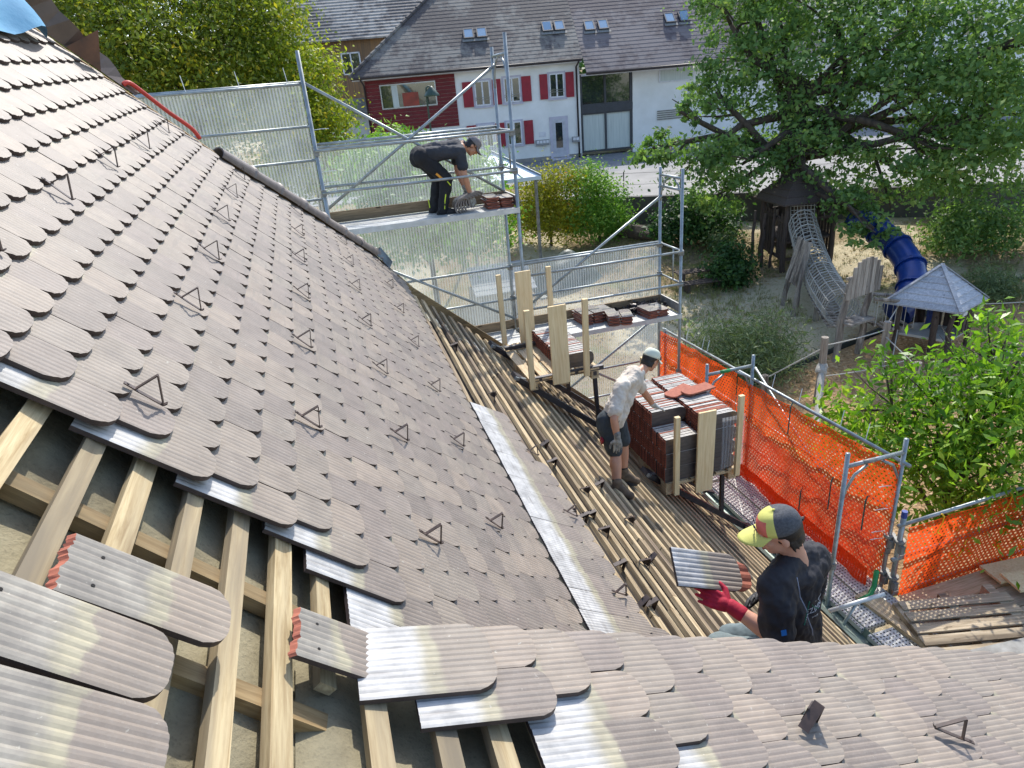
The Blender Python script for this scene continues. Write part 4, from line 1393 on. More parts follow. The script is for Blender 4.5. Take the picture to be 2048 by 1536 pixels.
def crown(name, lobes, n, size, asp, mat, parent, shell=.55, clump=(26, .34), up=.5, droop=0.0, seed=1):
    """leaf faces gathered in clumps through the lobes: (centre, radius or radii)"""
    r = np.random.default_rng(seed)
    cs, rad = [], []
    for c, q in lobes:
        cs.append(c); rad.append(q if hasattr(q, '__len__') else (q, q, q * .8))
    cs, rad = np.array(cs, float), np.array(rad, float)
    w = rad[:, 0] * rad[:, 1] + rad[:, 0] * rad[:, 2]
    nc = max(4, n // clump[0])
    li = r.choice(len(cs), nc, p=w / w.sum())
    d = r.normal(size=(nc, 3)); d /= np.linalg.norm(d, axis=1)[:, None]
    rr = shell + (1.08 - shell) * r.random(nc) ** .7
    cc = cs[li] + d * rad[li] * rr[:, None]
    ci = r.integers(0, nc, n)
    sig = clump[1] * rad[li][ci].mean(axis=1) * (.5 + r.random(nc)[ci])
    off = r.normal(size=(n, 3)) * sig[:, None] * np.array([1, 1, .62])
    pos = cc[ci] + off
    pos[:, 2] -= droop * (off[:, 0] ** 2 + off[:, 1] ** 2) ** .5
    nm = d[ci] * .7 + r.normal(size=(n, 3)) * .75 + np.array([0, 0, up])
    nm /= np.linalg.norm(nm, axis=1)[:, None]
    a = r.normal(size=(n, 3)) + np.array([0, 0, -droop]); a -= nm * (a * nm).sum(1)[:, None]; a /= np.linalg.norm(a, axis=1)[:, None]
    b = np.cross(nm, a)
    s = size * (.35 + 1.25 * r.random(n) ** 1.3)
    A, B = a * s[:, None], b * (s * asp)[:, None]
    bend = nm * (s * .18)[:, None]
    v = np.stack([pos - A, pos - B * .9 + A * .05 + bend, pos + A, pos + B * .9 + A * .05 + bend], axis=1).reshape(-1, 3)
    me = bpy.data.meshes.new(name)
    me.vertices.add(4 * n); me.vertices.foreach_set('co', v.ravel())
    me.loops.add(4 * n); me.loops.foreach_set('vertex_index', np.arange(4 * n, dtype=np.int32))
    me.polygons.add(n); me.polygons.foreach_set('loop_start', np.arange(0, 4 * n, 4, dtype=np.int32)); me.polygons.foreach_set('loop_total', np.full(n, 4, dtype=np.int32))
    me.materials.append(mat)
    at = me.attributes.new('rnd', 'FLOAT', 'POINT')
    cr = r.random(nc)[ci] * .5 + r.random(n) * .5
    at.data.foreach_set('value', np.repeat(cr, 4))
    me.update(); me.validate()
    o = bpy.data.objects.new(name, me); COL.objects.link(o); attach(o, parent)
    return cc, li
def limbs(base, top, lobes, parent, r0=.3, nb=2, seed=1, name='trunk', sway=.3, mat=M_BARK):
    """tapered trunk, limbs to each lobe and branches inside it"""
    rr = random.Random(seed)
    mb = MB()
    base, top = V(base), V(top)
    mid = [base.lerp(top, t) + V((rr.uniform(-1, 1), rr.uniform(-1, 1), 0)) * r0 * .8 * t for t in (0, .25, .5, .75, 1)]
    mb.tube(mid, [r0 * 1.25, r0, r0 * .86, r0 * .72, r0 * .55], 10)
    for c, q in lobes:
        c = V(c); q = q if not hasattr(q, '__len__') else max(q)
        st = mid[1].lerp(mid[4], rr.uniform(.25, 1))
        k = st.lerp(c, .5) + V((rr.uniform(-1, 1), rr.uniform(-1, 1), rr.uniform(-.2, .6))) * sway
        mb.tube([st, st.lerp(k, .5), k, k.lerp(c, .6), c], [r0 * .42, r0 * .34, r0 * .26, r0 * .2, r0 * .12], 7)
        for j in range(nb):
            e = c + V((rr.gauss(0, 1), rr.gauss(0, 1), rr.gauss(.2, .7))).normalized() * q * rr.uniform(.7, 1.05)
            s0 = k.lerp(c, rr.uniform(.3, .9))
            m_ = s0.lerp(e, .5) + V((rr.uniform(-1, 1), rr.uniform(-1, 1), rr.uniform(-1, 1))) * q * .12
            mb.tube([s0, m_, e], [r0 * .14, r0 * .09, r0 * .03], 5)
    return mb.build(name, mat, parent, smooth=True)

oak_l = [((14.0, 22.0, 1.5), 1.5), ((14.4, 21.7, -.2), 1.6), ((13.3, 21.4, -.7), 1.1), ((11.3, 20.2, -1.1), (.7, .7, .6)), ((10.5, 20.4, -2.1), (.95, .9, .55)), ((12.2, 20.6, -2.6), (1.5, 1.5, .9)),
         ((13.5, 20.0, -2.9), (1.4, 1.4, 1.0)), ((15.9, 21.8, 1.3), 2.0), ((15.5, 20.9, -1.9), (1.8, 1.8, 1.3)), ((16.5, 20.1, -.4), 2.1), ((15.4, 18.6, -2.8), (1.4, 1.4, 1.0)),
         ((14.9, 16.6, -4.0), (.9, .9, .75)), ((15.0, 15.7, -4.5), (.9, .8, .7)), ((17.5, 19.3, .9), 2.2), ((17.6, 18.0, -1.2), 2.0), ((17.0, 17.2, -3.2), (1.5, 1.4, 1.1)), ((18.3, 17.1, -.3), 2.0),
         ((17.9, 16.2, -2.7), (1.7, 1.6, 1.2)), ((19.3, 15.9, .2), 2.2), ((18.5, 15.4, -1.7), 1.8), ((19.4, 16.6, -3.8), (1.6, 1.4, .8)), ((13.4, 21.2, -4.0), (1.3, 1.2, .8)), ((17, 21, 2.2), 2.2), ((19.2, 19, 2), 2.4), ((14.6, 22.5, 3.2), 2.2), ((21, 17, -2), 2.2)]
oak = thing('oak_tree', (15.8, 20.2, tz(15.8, 20.2)), 'big spreading green oak over the playground', 'tree')
oak_l = [(c, tuple(x * .9 for x in q) if hasattr(q, '__len__') else q * .86) for c, q in oak_l]
crown('crown', oak_l, 56000, .085, .6, L_OAK, oak, shell=.45, clump=(48, .2), seed=3)
limbs((15.8, 20.4, tz(15.8, 20.4) - .2), (15.9, 20.6, -.6), oak_l, oak, .42, 3, 5, sway=.8)

lt_l = [((-5.2, 24.4, 3.0), 1.8), ((-4.3, 23.6, 2.0), 1.7), ((-3.5, 25.8, 3.2), 2.0), ((-2.7, 24.9, 1.7), 1.6), ((-1.3, 26, 2.9), 1.9), ((-2.4, 24.9, .4), 1.6), ((-3.7, 23.7, .8), 1.6), ((-5.5, 23.5, .8), 1.8), ((-4, 24.5, -1), 1.8)]
t1 = thing('ash_tree', (-3.2, 24.8, tz(-3.2, 24.8)), 'tall yellowing tree behind the left debris net', 'tree')
crown('crown', lt_l, 46000, .072, .5, L_ASH, t1, shell=.4, clump=(36, .28), seed=5)
limbs((-3.2, 24.8, tz(-3.2, 24.8)), (-3.1, 25, 2.2), lt_l, t1, .26, 3, 6, sway=.5)
lt2 = [((-.9, 27.2, 3.0), 1.4), ((.35, 27.8, 1.1), 1.2), ((.55, 27.4, -.3), 1.1), ((-.7, 26.6, 1.4), 1.5), ((-.6, 26.4, .0), 1.4), ((.4, 27, -1.5), 1.4), ((-.6, 27, -2), 1.4), ((-1.8, 28, 4), 1.4)]
t2 = thing('maple_tree', (.2, 27.3, tz(.2, 27.3)), 'bright yellow-green tree left of the house with the red corner', 'tree')
crown('crown', lt2, 42000, .072, .55, leaf_mat('maple_leaf', [(.25, srgb(84, 104, 30)), (.5, srgb(124, 142, 40)), (.72, srgb(166, 172, 54)), (.9, srgb(222, 186, 50))], .42), t2, shell=.45, clump=(36, .27), seed=7)
limbs((.2, 27.3, tz(.2, 27.3)), (.2, 27.4, 2), lt2, t2, .2, 3, 8)
bk = [((-8.5, 27, 3.2), 2.6), ((-11, 26, 3), 2.8), ((-7, 30, 4.5), 2.6), ((-9.5, 29, 5.5), 2.8), ((-6, 27, 5), 2.2), ((-10, 25, .5), 2.6), ((-3, 31, 5.4), 2.2)]
t3 = thing('tree', (-8.6, 27.5, tz(-8.6, 27.5)), 'golden-topped tree behind the roof ridge at the top left', 'tree')
crown('crown', bk, 34000, .10, .5, L_ASH, t3, shell=.4, clump=(36, .28), seed=9)
limbs((-8.6, 27.5, tz(-8.6, 27.5)), (-8.5, 27.6, 3), bk, t3, .3, 3, 9)

def shrub(name, label, lobes, n, size, asp, mat, base, cat='shrub', seed=1, stem=.05, up=.5, droop=0, clump=(22, .34), group=None, shell=.3):
    e = thing(name, (base[0], base[1], tz(base[0], base[1])), label, cat, group)
    crown('foliage', lobes, n, size, asp, mat, e, shell=shell, clump=clump, up=up, droop=droop, seed=seed)
    limbs((base[0], base[1], tz(base[0], base[1]) - .05), (base[0], base[1], np.mean([l[0][2] for l in lobes]) - .1), lobes, e, stem, 3, seed, 'stem', sway=.15)
    return e
shrub('shrub', 'tall yellowing shrub right of the pavilion roof', [((8.2, 25.3, -3.7), (.9, .9, .8)), ((8.9, 25.0, -3.5), (.9, .9, .75)), ((8.4, 24.9, -4.7), (1.1, 1, .8)), ((9.2, 24.8, -4.8), (.8, .8, .7)), ((7.7, 25, -4.5), (.8, .8, .8))], 13000, .055, .55, L_YEL, (8.5, 25.1), seed=11)
shrub('shrub', 'fresh green shrub between the yellowing shrub and the oak', [((10.0, 24.8, -3.6), (.85, .8, .8)), ((10.6, 24.5, -4.2), (.8, .8, .8)), ((10.1, 24.3, -4.9), (1.0, .9, .7)), ((10.8, 24.6, -5.1), (.7, .7, .5))], 13000, .055, .55, L_GRN, (10.3, 24.5), seed=12)
shrub('young_tree', 'vivid green young tree seen through the net behind the bending worker', [((1.6, 18.9, -1.9), (1.0, .9, .9)), ((2.4, 18.9, -2.2), (.9, .9, .9)), ((3.2, 19.4, -2.1), (.9, .9, .8)), ((4.1, 19.4, -2.2), (.9, .8, .8)), ((2.5, 20.6, -1.3), (.7, .7, .55)), ((1.9, 18, -3), (1.0, .9, .9)), ((3.2, 17.9, -3.1), (1.1, 1, .9)), ((4.2, 18.6, -3.4), (.9, .9, .9))], 26000, .075, .5, L_GRN, (2.8, 18.9), 'tree', 13, .09)
shrub('shrub', 'round dark green bush beside the picnic bench', [((12.3, 18.5, -5.6), (.62, .6, .6)), ((12.2, 18.4, -6.0), (.6, .6, .4))], 5000, .06, .6, L_DRK, (12.3, 18.5), seed=14)
shrub('willow_shrub', 'broad feathery grey-green willow shrub behind the far orange net', [((9.3, 14.0, -6.3), (.9, .8, .7)), ((10.3, 13.8, -6.3), (.9, .8, .75)), ((9.8, 13.3, -6.6), (1.0, .8, .55)), ((8.7, 13.5, -6.8), (.8, .8, .5))], 16000, .085, .13, L_SAGE, (9.7, 13.8), seed=15, droop=.6, up=.2)
shrub('shrub', 'silvery feathery shrub at the right edge beside the chip bed', [((17.5, 13.9, -6.0), (.65, .6, .5)), ((17.9, 13.7, -6.2), (.6, .6, .4))], 6000, .075, .15, L_SAGE, (17.7, 13.8), seed=16, droop=.5)
shrub('shrub', 'dark shrub growing at the foot of the wall under the oak', [((12.9, 22.4, -4.9), (1.0, .9, .8)), ((13.7, 21.9, -5.2), (.9, .9, .6)), ((12.2, 22.6, -5.3), (.7, .7, .5))], 8000, .075, .6, L_DRK, (13, 22.3), seed=17)
shrub('shrub', 'pale dry shrub in front of the dark wall', [((13.5, 21.0, -5.5), (.42, .4, .35))], 1400, .06, .5, L_SAGE, (13.5, 21.0), seed=18)
shrub('shrub', 'loose shrub with reddish twigs against the wall on the right', [((19.6, 16.8, -5.0), (1.0, .9, .8)), ((20.4, 16.2, -5.3), (1.0, .9, .7)), ((18.8, 16.6, -5.4), (.8, .8, .5))], 6000, .075, .5, L_OAK, (19.7, 16.5), seed=19)
shrub('shrub', 'small thin sapling beside the lower scaffold deck corner', [((6.9, 12.2, -5.6), (.28, .28, .5)), ((7.1, 12.3, -5.0), (.2, .2, .4))], 320, .06, .5, L_SAGE, (7.0, 12.25), seed=20)
che = [((6.7, 6.9, -4.55), .55), ((6.9, 6.7, -3.85), (.5, .5, .45)), ((6.7, 6.2, -4.2), .6), ((7.1, 6.1, -3.95), .6), ((6.7, 5.7, -4.5), .6), ((7.5, 6.0, -3.7), .6), ((7.2, 5.5, -4.1), .65), ((7.5, 5.4, -3.4), .6), ((7.3, 5.1, -3.9), .6),
       ((6.9, 5.2, -4.75), .6), ((7.1, 4.9, -4.4), .6), ((8.0, 6.1, -3.3), (.5, .5, .4)), ((6.7, 6.4, -4.85), .6), ((7.7, 5.2, -3.6), .6), ((7.4, 5.6, -5.0), .8), ((7.9, 4.6, -4.4), .8)]
ct = thing('cherry_tree', (7.3, 5.8, tz(7.3, 5.8)), 'leafy cherry tree just outside the orange nets at the lower right', 'tree')
crown('crown', che, 9000, .066, .36, L_CHER, ct, shell=.2, clump=(14, .34), up=.35, droop=.7, seed=21)
limbs((7.4, 5.8, tz(7.4, 5.8)), (7.3, 5.8, -4.3), che, ct, .09, 3, 22, sway=.2)
# far wood on the hill, one mass
fl = []
for i in range(60):
    a = radians(random.uniform(-35, 70)); D = random.uniform(85, 130)
    x, y = D * sin(a), D * cos(a)
    fl.append(((x, y, tz(x, y) + random.uniform(2, 5)), random.uniform(4, 7)))
e = crown('far_wood', fl, 30000, .5, .7, L_DRK, None, shell=.5, clump=(30, .3), seed=33)
props(bpy.data.objects['far_wood'], 'distant wood on the rising ground behind the houses', 'wood', kind='stuff')
# ================================================================== PLAYGROUND
M_GREYW = wood('weathered_oak', srgb(182, 172, 158), srgb(138, 126, 114), 2, varobj=.18, dark=srgb(90, 82, 74))
M_SHING = wood('silver_shingle', srgb(188, 191, 196), srgb(146, 150, 156), 0, varobj=.15, grain=30)
M_DKW = wood('dark_old_wood', srgb(92, 80, 72), srgb(62, 54, 50), 2, varobj=.15)
M_ROPE = simple('pale_rope', srgb(196, 192, 180), srgb(160, 156, 146), 30, .9, .2)
M_NETR2 = simple('grey_rope', srgb(176, 172, 162), srgb(146, 142, 132), 30, .9, .2)
M_SLIDE = simple('blue_slide', srgb(22, 58, 128), srgb(16, 44, 104), 3, .3, .03)
def pole(a, b, r=.07, parent=None, mat=M_GREYW, name='post', n=9, bend=.04, **kw):
    a, b = V(a), V(b)
    pts = [a.lerp(b, t) + V((random.uniform(-1, 1), random.uniform(-1, 1), 0)) * bend * (t * (1 - t) * 4) for t in (0, .2, .4, .6, .8, 1)]
    rs = [r * random.uniform(.92, 1.12) for _ in pts]
    rs[-1] *= .9
    return MB().tube(pts, rs, n).build(name, mat, parent, smooth=False, **kw)
def on(x, y, dz=0):
    return V((x, y, tz(x, y) + dz))
# --- climbing tower with roof
tw = thing('play_tower', on(15.0, 18.8), 'dark wooden play tower with a shingled roof under the oak', 'play tower')
tc = [(14.15, 18.4), (14.35, 19.9), (15.9, 19.6), (15.7, 18.1)]
for x, y in tc:
    pole(on(x, y, -.2), on(x, y, 2.3), .085, tw, M_DKW)
for (a, b) in ((tc[0], tc[1]), (tc[1], tc[2]), (tc[2], tc[3])):
    n = 9
    for i in range(n):
        x, y = lerp(a[0], b[0], (i + .5) / n), lerp(a[1], b[1], (i + .5) / n)
        if random.random() < .12: continue
        mb = MB().beam(on(x, y, .35 + random.uniform(-.05, .05)), on(x, y, 1.75 + random.uniform(-.08, .12)), .115, .03, up=(b[1] - a[1], a[0] - b[0], 0))
        mb.build('plank', M_DKW, tw)
for z in (.4, 1.6):
    for (a, b) in ((tc[0], tc[1]), (tc[1], tc[2]), (tc[2], tc[3]), (tc[3], tc[0])):
        MB().beam(on(*a, z), on(*b, z), .06, .09).build('rail', M_DKW, tw)
MB().prism([on(*c, .92) for c in tc], (0, 0, 0), (0, 0, .06)).build('floor', M_DKW, tw)
apex = V((15.05, 19.0, tz(15, 19) + 3.2))
cz = [V((x + (x - 15.02) * .35, y + (y - 19.0) * .35, tz(15, 19) + 2.05)) for x, y in tc]
rf = None
for i in range(4):
    a, b = cz[i], cz[(i + 1) % 4]
    for k in range(6):
        t0, t1 = k / 6, (k + 1.15) / 6
        mb = MB()
        q = [a.lerp(apex, t0), b.lerp(apex, t0), b.lerp(apex, min(1, t1)), a.lerp(apex, min(1, t1))]
        up = V((0, 0, .035))
        mb.add([q[0] + up, q[1] + up, q[2], q[3], q[0] - up * .3, q[1] - up * .3], [(0, 1, 2, 3), (4, 5, 1, 0)])
        mb.build('roof_board', M_DKW, tw)
# side stair frame left of tower
for x, y in ((13.9, 19.2), (14.1, 19.0), (13.8, 19.6)):
    pole(on(x, y, -.1), on(x + .05, y, 1.75), .05, tw, M_DKW)
# --- rope tunnel bridge from the tower to the near arch
br = thing('net_bridge', on(13.0, 15.5), 'rope net tunnel bridge hanging between tower and round-topped board', 'net bridge')
A0, B0 = V((14.55, 18.1, tz(14.5, 18.1) + 1.25)), V((12.15, 13.35, tz(12.1, 13.3) + 1.0))
def ring(t):
    c = A0.lerp(B0, t); c.z -= .45 * sin(pi * t) * .6
    if t < .3: c.z += .15 * (1 - t / .3)
    d = (B0 - A0).normalized(); sd = V((d.y, -d.x, 0)).normalized()
    pts = []
    for j in range(13):
        a = pi * (1.12 + .0) + (pi * 1.76) * (j / 12) + pi * .0
        a = -pi * .94 - 0 + pi * 1.88 * j / 12 - pi / 2 + pi
        pts.append(c + sd * .42 * cos(a) + V((0, 0, .46)) * sin(a) + V((0, 0, .15)))
    return pts
NRG = 30
rings = [ring(i / NRG) for i in range(NRG + 1)]
for i, r in enumerate(rings):
    MB().tube(r, .016 if i % 4 else .022, 4, False).build('rope', M_ROPE if i % 4 == 0 else M_NETR2, br)
for j in range(13):
    MB().tube([r[j] for r in rings], .016, 4, False).build('rope', M_NETR2, br)
mb = MB()
d = (B0 - A0).normalized(); sd = V((d.y, -d.x, 0)).normalized()
for i in range(26):
    c = A0.lerp(B0, (i + .5) / 26); c.z -= .45 * sin(pi * (i + .5) / 26) * .6 + .30
    MB().beam(c - sd * .3, c + sd * .3, .14, .03).build('tread', M_GREYW, br)
# vertical drop net on the tower front
for i in range(8):
    MB().tube([A0 + sd * (-.35 + .1 * i) + V((0, .1, .95)), A0 + sd * (-.35 + .1 * i) + V((0, 0, .0))], .01, 4).build('rope', M_ROPE, br)
for i in range(7):
    z = .1 + i * .13
    MB().tube([A0 + sd * -.35 + V((0, .05, z)), A0 + sd * .35 + V((0, .05, z))], .01, 4).build('rope', M_ROPE, br)
# posts + entry slats
for a, b in (((12.70, 16.36), (13.2, 16.5)), ((12.53, 15.68), (12.95, 15.75))):
    pole(on(*a, -.1), V((b[0], b[1], -4.62)), .075, br, M_GREYW)
for i in range(5):
    q0, q1 = V((12.7, 16.3, -5.75)).lerp(V((12.55, 15.75, -5.8)), i / 4), V((13.1, 16.4, -4.62)).lerp(V((12.9, 15.8, -4.6)), i / 4)
    MB().beam(q0, q1, .12, .03, up=(1, -.3, 0)).build('slat', M_GREYW, br)
pole(on(12.85, 15.1, -.1), on(12.9, 15.1, .8), .08, br)
pole(on(13.7, 16.3, -.1), on(13.8, 16.3, 1.0), .08, br)
# --- near frame with the round-topped board
ar = thing('board_arch', on(12.1, 13.0), 'round-topped wall of weathered upright boards on two crooked posts', 'board')
pole(on(11.71, 12.96, -.2), V((11.95, 13.0, -5.0)), .085, ar)
pole(on(12.45, 13.01, -.2), V((12.75, 13.15, -5.0)), .085, ar)
nb_ = 9
for i in range(nb_):
    u = (i + .5) / nb_
    x, y = lerp(11.80, 12.98, u), lerp(12.90, 13.12, u)
    h = .95 * (1 - (abs(u - .52) / .56) ** 2.4) ** .5
    mb = MB().beam((x, y, -5.38 + .06 * u), (x + .05, y + .03, -5.38 + max(.22, h)), .122, .035, up=(.2, -1, 0))
    mb.build('board', M_GREYW, ar)
for z in (-5.25, -4.85):
    MB().beam((11.8, 12.95, z), (12.95, 13.17, z), .05, .07).build('rail', M_GREYW, ar)
MB().prism([(11.85, 12.7, -6.0), (12.75, 12.85, -6.0), (12.7, 13.3, -6.0), (11.8, 13.15, -6.0)], (0, 0, 0), (0, 0, .05)).build('platform', M_GREYW, ar)
# --- hanging ladder bridge to the hut
lb = thing('rope_ladder_bridge', on(13.0, 12.9), 'swinging log bridge on ropes between the arch and the hut', 'rope bridge')
for o in (0, .55):
    MB().tube([(12.6 + o * .2, 12.85 + o, -5.45), (13.2 + o * .2, 12.65 + o, -5.55), (13.75 + o * .1, 12.45 + o, -5.6)], .045, 7).build('beam', M_GREYW, lb)
for i in range(5):
    t = (i + .5) / 5
    p = V((12.6, 12.85, -6.1)).lerp(V((13.7, 12.5, -6.25)), t); p.z -= .1 * sin(pi * t)
    pole(p, p + V((.12, .55, .0)), .035, lb, M_GREYW, 'rung', 7, .01)
    for o in (0, .5):
        MB().tube([p + V((.12 * o / .5, o, 0)), V((p.x + .2 * o, p.y + o, -5.5))], .01, 4).build('rope', M_ROPE, lb)
# --- hut
hut = thing('play_hut', on(13.9, 12.3), 'small play hut on stilts with a silver pyramid shingle roof', 'hut')
hc = [(13.30, 12.75), (13.86, 11.72), (14.85, 12.1), (14.3, 13.1)]
for x, y in hc:
    pole(on(x, y, -.1), V((x, y, -5.55)), .06, hut, M_DKW)
pole(on(13.72, 12.0, -.1), V((13.65, 12.0, -5.7)), .075, hut, M_DKW)
MB().prism([(x, y, -6.45) for x, y in hc], (0, 0, 0), (0, 0, .06)).build('floor', simple('pale_floor', srgb(190, 186, 176), None, 4, .8), hut)
for (a, b, n) in ((hc[1], hc[2], 5), (hc[2], hc[3], 6)):
    for i in range(n):
        if (a, i) == (hc[1], 1) or (a, i) == (hc[1], 0): continue
        x, y = lerp(a[0], b[0], (i + .5) / n), lerp(a[1], b[1], (i + .5) / n)
        MB().beam((x, y, -6.4), (x, y, -5.62), .14, .03, up=(b[1] - a[1], a[0] - b[0], 0)).build('plank', M_DKW, hut)
MB().box((14.38, 11.86, -5.85), (.26, .02, .09), Matrix.Rotation(.4, 3, 'Z')).build('sign_plate', M_WHITEPL, hut)
MB().box((14.2, 12.6, -6.0), (.5, .06, .7), Matrix.Rotation(.4, 3, 'Z')).build('blue_panel', M_SLIDE, hut)
hap = V((14.05, 12.42, -4.72))
hz_ = [V((hap.x + (x - 14.08) * 1.42, hap.y + (y - 12.42) * 1.42, -5.62)) for x, y in hc]
for i in range(4):
    a, b = hz_[i], hz_[(i + 1) % 4]
    for k in range(7):
        t0, t1 = k / 7, (k + 1.12) / 7
        q = [a.lerp(hap, t0), b.lerp(hap, t0), b.lerp(hap, min(1, t1)), a.lerp(hap, min(1, t1))]
        up = V((0, 0, .028))
        MB().add([q[0] + up, q[1] + up, q[2], q[3], q[0] - up * .4, q[1] - up * .4], [(0, 1, 2, 3), (4, 5, 1, 0)]).build('shingle_row', M_SHING, hut)
    MB().beam(a + V((0, 0, .045)), hap + V((0, 0, .03)), .09, .02).build('hip_board', M_SHING, hut)
# --- slide
sl = thing('tube_slide', on(15.3, 14.6), 'blue plastic tube slide curving down from the tower', 'slide')
path = [V(p) for p in ((15.55, 17.1, -4.45), (15.75, 16.3, -4.75), (15.75, 15.5, -5.1), (15.55, 14.75, -5.5), (15.15, 14.2, -5.9), (14.7, 13.95, -6.25), (14.45, 13.9, -6.4))]
def spline(pts, n):
    out = []
    P_ = [pts[0]] + pts + [pts[-1]]
    for i in range(1, len(P_) - 2):
        for k in range(n):
            t = k / n
            a, b, c, d = P_[i - 1], P_[i], P_[i + 1], P_[i + 2]
            out.append(.5 * ((2 * b) + (c - a) * t + (2 * a - 5 * b + 4 * c - d) * t * t + (3 * b - a - 3 * c + d) * t ** 3))
    return out + [pts[-1]]
sp = spline(path, 6)
for i in range(0, len(sp) - 6, 6):
    seg = sp[i:i + 7]
    o = MB().tube(seg, .37, 22).build('tube_section', M_SLIDE, sl, smooth=True)
    c = seg[-1]; d = (seg[-1] - seg[-2]).normalized()
    MB().tube([c - d * .025, c + d * .025], .42, 22).build('flange', M_SLIDE, o, smooth=False)
    a = d.cross(V((0, 0, 1))).normalized(); b = a.cross(d)
    mb = MB()
    for k in range(14):
        an = 2 * pi * k / 14
        p = c + (a * cos(an) + b * sin(an)) * .4
        mb.tube([p - d * .045, p + d * .045], .018, 5)
    mb.build('bolts', M_SLIDE, o)
# --- rope course posts
for i, (a, topz, lab) in enumerate((((10.15, 11.6), -5.6, 'weathered rope post standing nearest the orange net'), ((12.5, 12.28), -5.85, 'leaning rope post left of the play hut'), ((12.26, 11.03), -6.4, 'short rope post half hidden by the cherry leaves'), ((9.2, 12.3), -6.6, 'low wooden post stub behind the orange net'))):
    p = on(*a, -.1)
    MB().tube([p, vl(p, (a[0] + .02, a[1], topz), .5) + V((.03, 0, 0)), V((a[0] + .03, a[1], topz))], [.095, .085, .08], 9).build('rope_post', M_GREYW, None, label=lab, category='post', group='posts of the rope course')
def rope(a, b, sag, r, label, mat=M_ROPE):
    a, b = V(a), V(b)
    pts = [a.lerp(b, t) - V((0, 0, sag * 4 * t * (1 - t))) for t in np.linspace(0, 1, 9)]
    return MB().tube(pts, r, 6).build('rope', mat, None, label=label, category='rope', group='ropes of the rope course')
rope((10.18, 11.6, -5.8), (12.5, 12.28, -6.05), .03, .014, 'rope stretched from the nearest post to the leaning post')
rope((10.18, 11.6, -5.85), (9.2, 12.3, -6.7), .0, .014, 'slanting rope left of the nearest rope post')
rope((12.5, 12.28, -5.95), (13.3, 12.75, -5.65), .0, .014, 'short rope rising from the leaning post to the hut')
rope((12.5, 12.28, -6.2), (12.26, 11.03, -6.5), .0, .014, 'rope slanting down to the short post by the cherry leaves')
rope((13.33, 12.72, -6.3), (12.45, 11.9, -6.75), .0, .014, 'rope crossing below the hut corner')
rope((10.2, 11.6, -6.55), (12.3, 11.4, -6.5), .05, .012, 'low slack rope in front of the chip bed')
rope((14.9, 12.1, -5.75), (17.5, 11.2, -5.7), .05, .012, 'rope leading right from the hut roof')
rope((10.1, 11.5, -6.35), (9.0, 10.2, -7.0), .1, .07, 'thick pale climbing rope tied to the nearest post', M_NETR2)
bow = pole((10.2, 11.62, -6.28), (10.05, 11.46, -6.42), .12, None, M_NETR2, 'rope_knot', 9, .02, label='thick grey rope knot round the nearest post', category='rope')
for k, (a, b) in enumerate((((14.6, 11.3), (15.9, 10.9)), ((14.9, 11.7), (15.6, 11.0)))):
    pole(on(*a, .12), on(*b, .1), .07, None, M_GREYW, 'climbing_log', 8, .05, label=('long grey log lying right of the hut' if k == 0 else 'crossed log leaning on the long one right of the hut'), category='log')
# --- bench, logs, tarp heap, shed
bn = thing('picnic_bench', on(11.4, 19.0), 'low dark picnic bench beside the scaffold end post', 'bench')
for dx, dy, z in ((0, 0, .42), (-.15, -.6, .3)):
    for k in range(3):
        MB().beam(on(10.75 + dx, 19.15 + dy + k * .12, z), on(12.1 + dx, 18.85 + dy + k * .12, z), .1, .04).build('seat_plank', M_DKW, bn)
    for t in (.15, .85):
        p = vl((10.75 + dx, 19.27 + dy, 0), (12.1 + dx, 18.97 + dy, 0), t)
        MB().beam(on(p.x, p.y, 0), on(p.x, p.y, z), .3, .08, up=(1, 0, 0)).build('leg', M_DKW, bn)
M_LOG = simple('log_bark', srgb(96, 84, 74), srgb(56, 48, 42), 9, .95, .7, .02)
for lab, a, b, r in (('thick felled trunk below the retaining wall', (10.9, 25.2), (12.0, 23.6), .3), ('forked dead branch beside the felled trunk', (11.7, 24.0), (12.6, 23.7), .14), ('thin dead limb leaning on the felled trunk', (11.2, 24.4), (12.2, 23.0), .16)):
    pole(on(*a, .35), on(*b, .2), r, None, M_LOG, 'log', 11, .08, label=lab, category='log', group='felled logs')
M_TARP = simple('green_tarp', srgb(26, 62, 56), srgb(18, 44, 42), 4, .5, .4, .03)
mb = MB(); n = 18
tp = []
for i in range(n + 1):
    for j in range(n + 1):
        u, w = i / n * 2 - 1, j / n * 2 - 1
        h = max(0, 1 - (u * u + w * w) ** .9) * .95 + .07 * sin(7 * u + 3 * w) * (1 - max(abs(u), abs(w))) + .05 * sin(11 * w)* (1 - max(abs(u), abs(w)))
        x, y = 7.8 + u * 1.25, 21.6 + w * .9
        tp.append((x, y, tz(x, y) + .02 + max(h, 0)))
mb.add(tp, [(i * (n + 1) + j, (i + 1) * (n + 1) + j, (i + 1) * (n + 1) + j + 1, i * (n + 1) + j + 1) for i in range(n) for j in range(n)])
mb.build('tarp_heap', M_TARP, smooth=True, label='dark green tarpaulin heap behind the lower scaffold bay', category='tarpaulin')
sh = thing('garden_shed', on(4.9, 19.8), 'small grey board shed with stepped boards on its roof, seen through the net', 'shed')
for i in range(9):
    for k in range(2):
        x = 4.15 + i * .19
        MB().box((x, 19.45 + k * 1.0, -6.25), (.17, .03, 1.15)).build('plank', M_GREYW, sh)
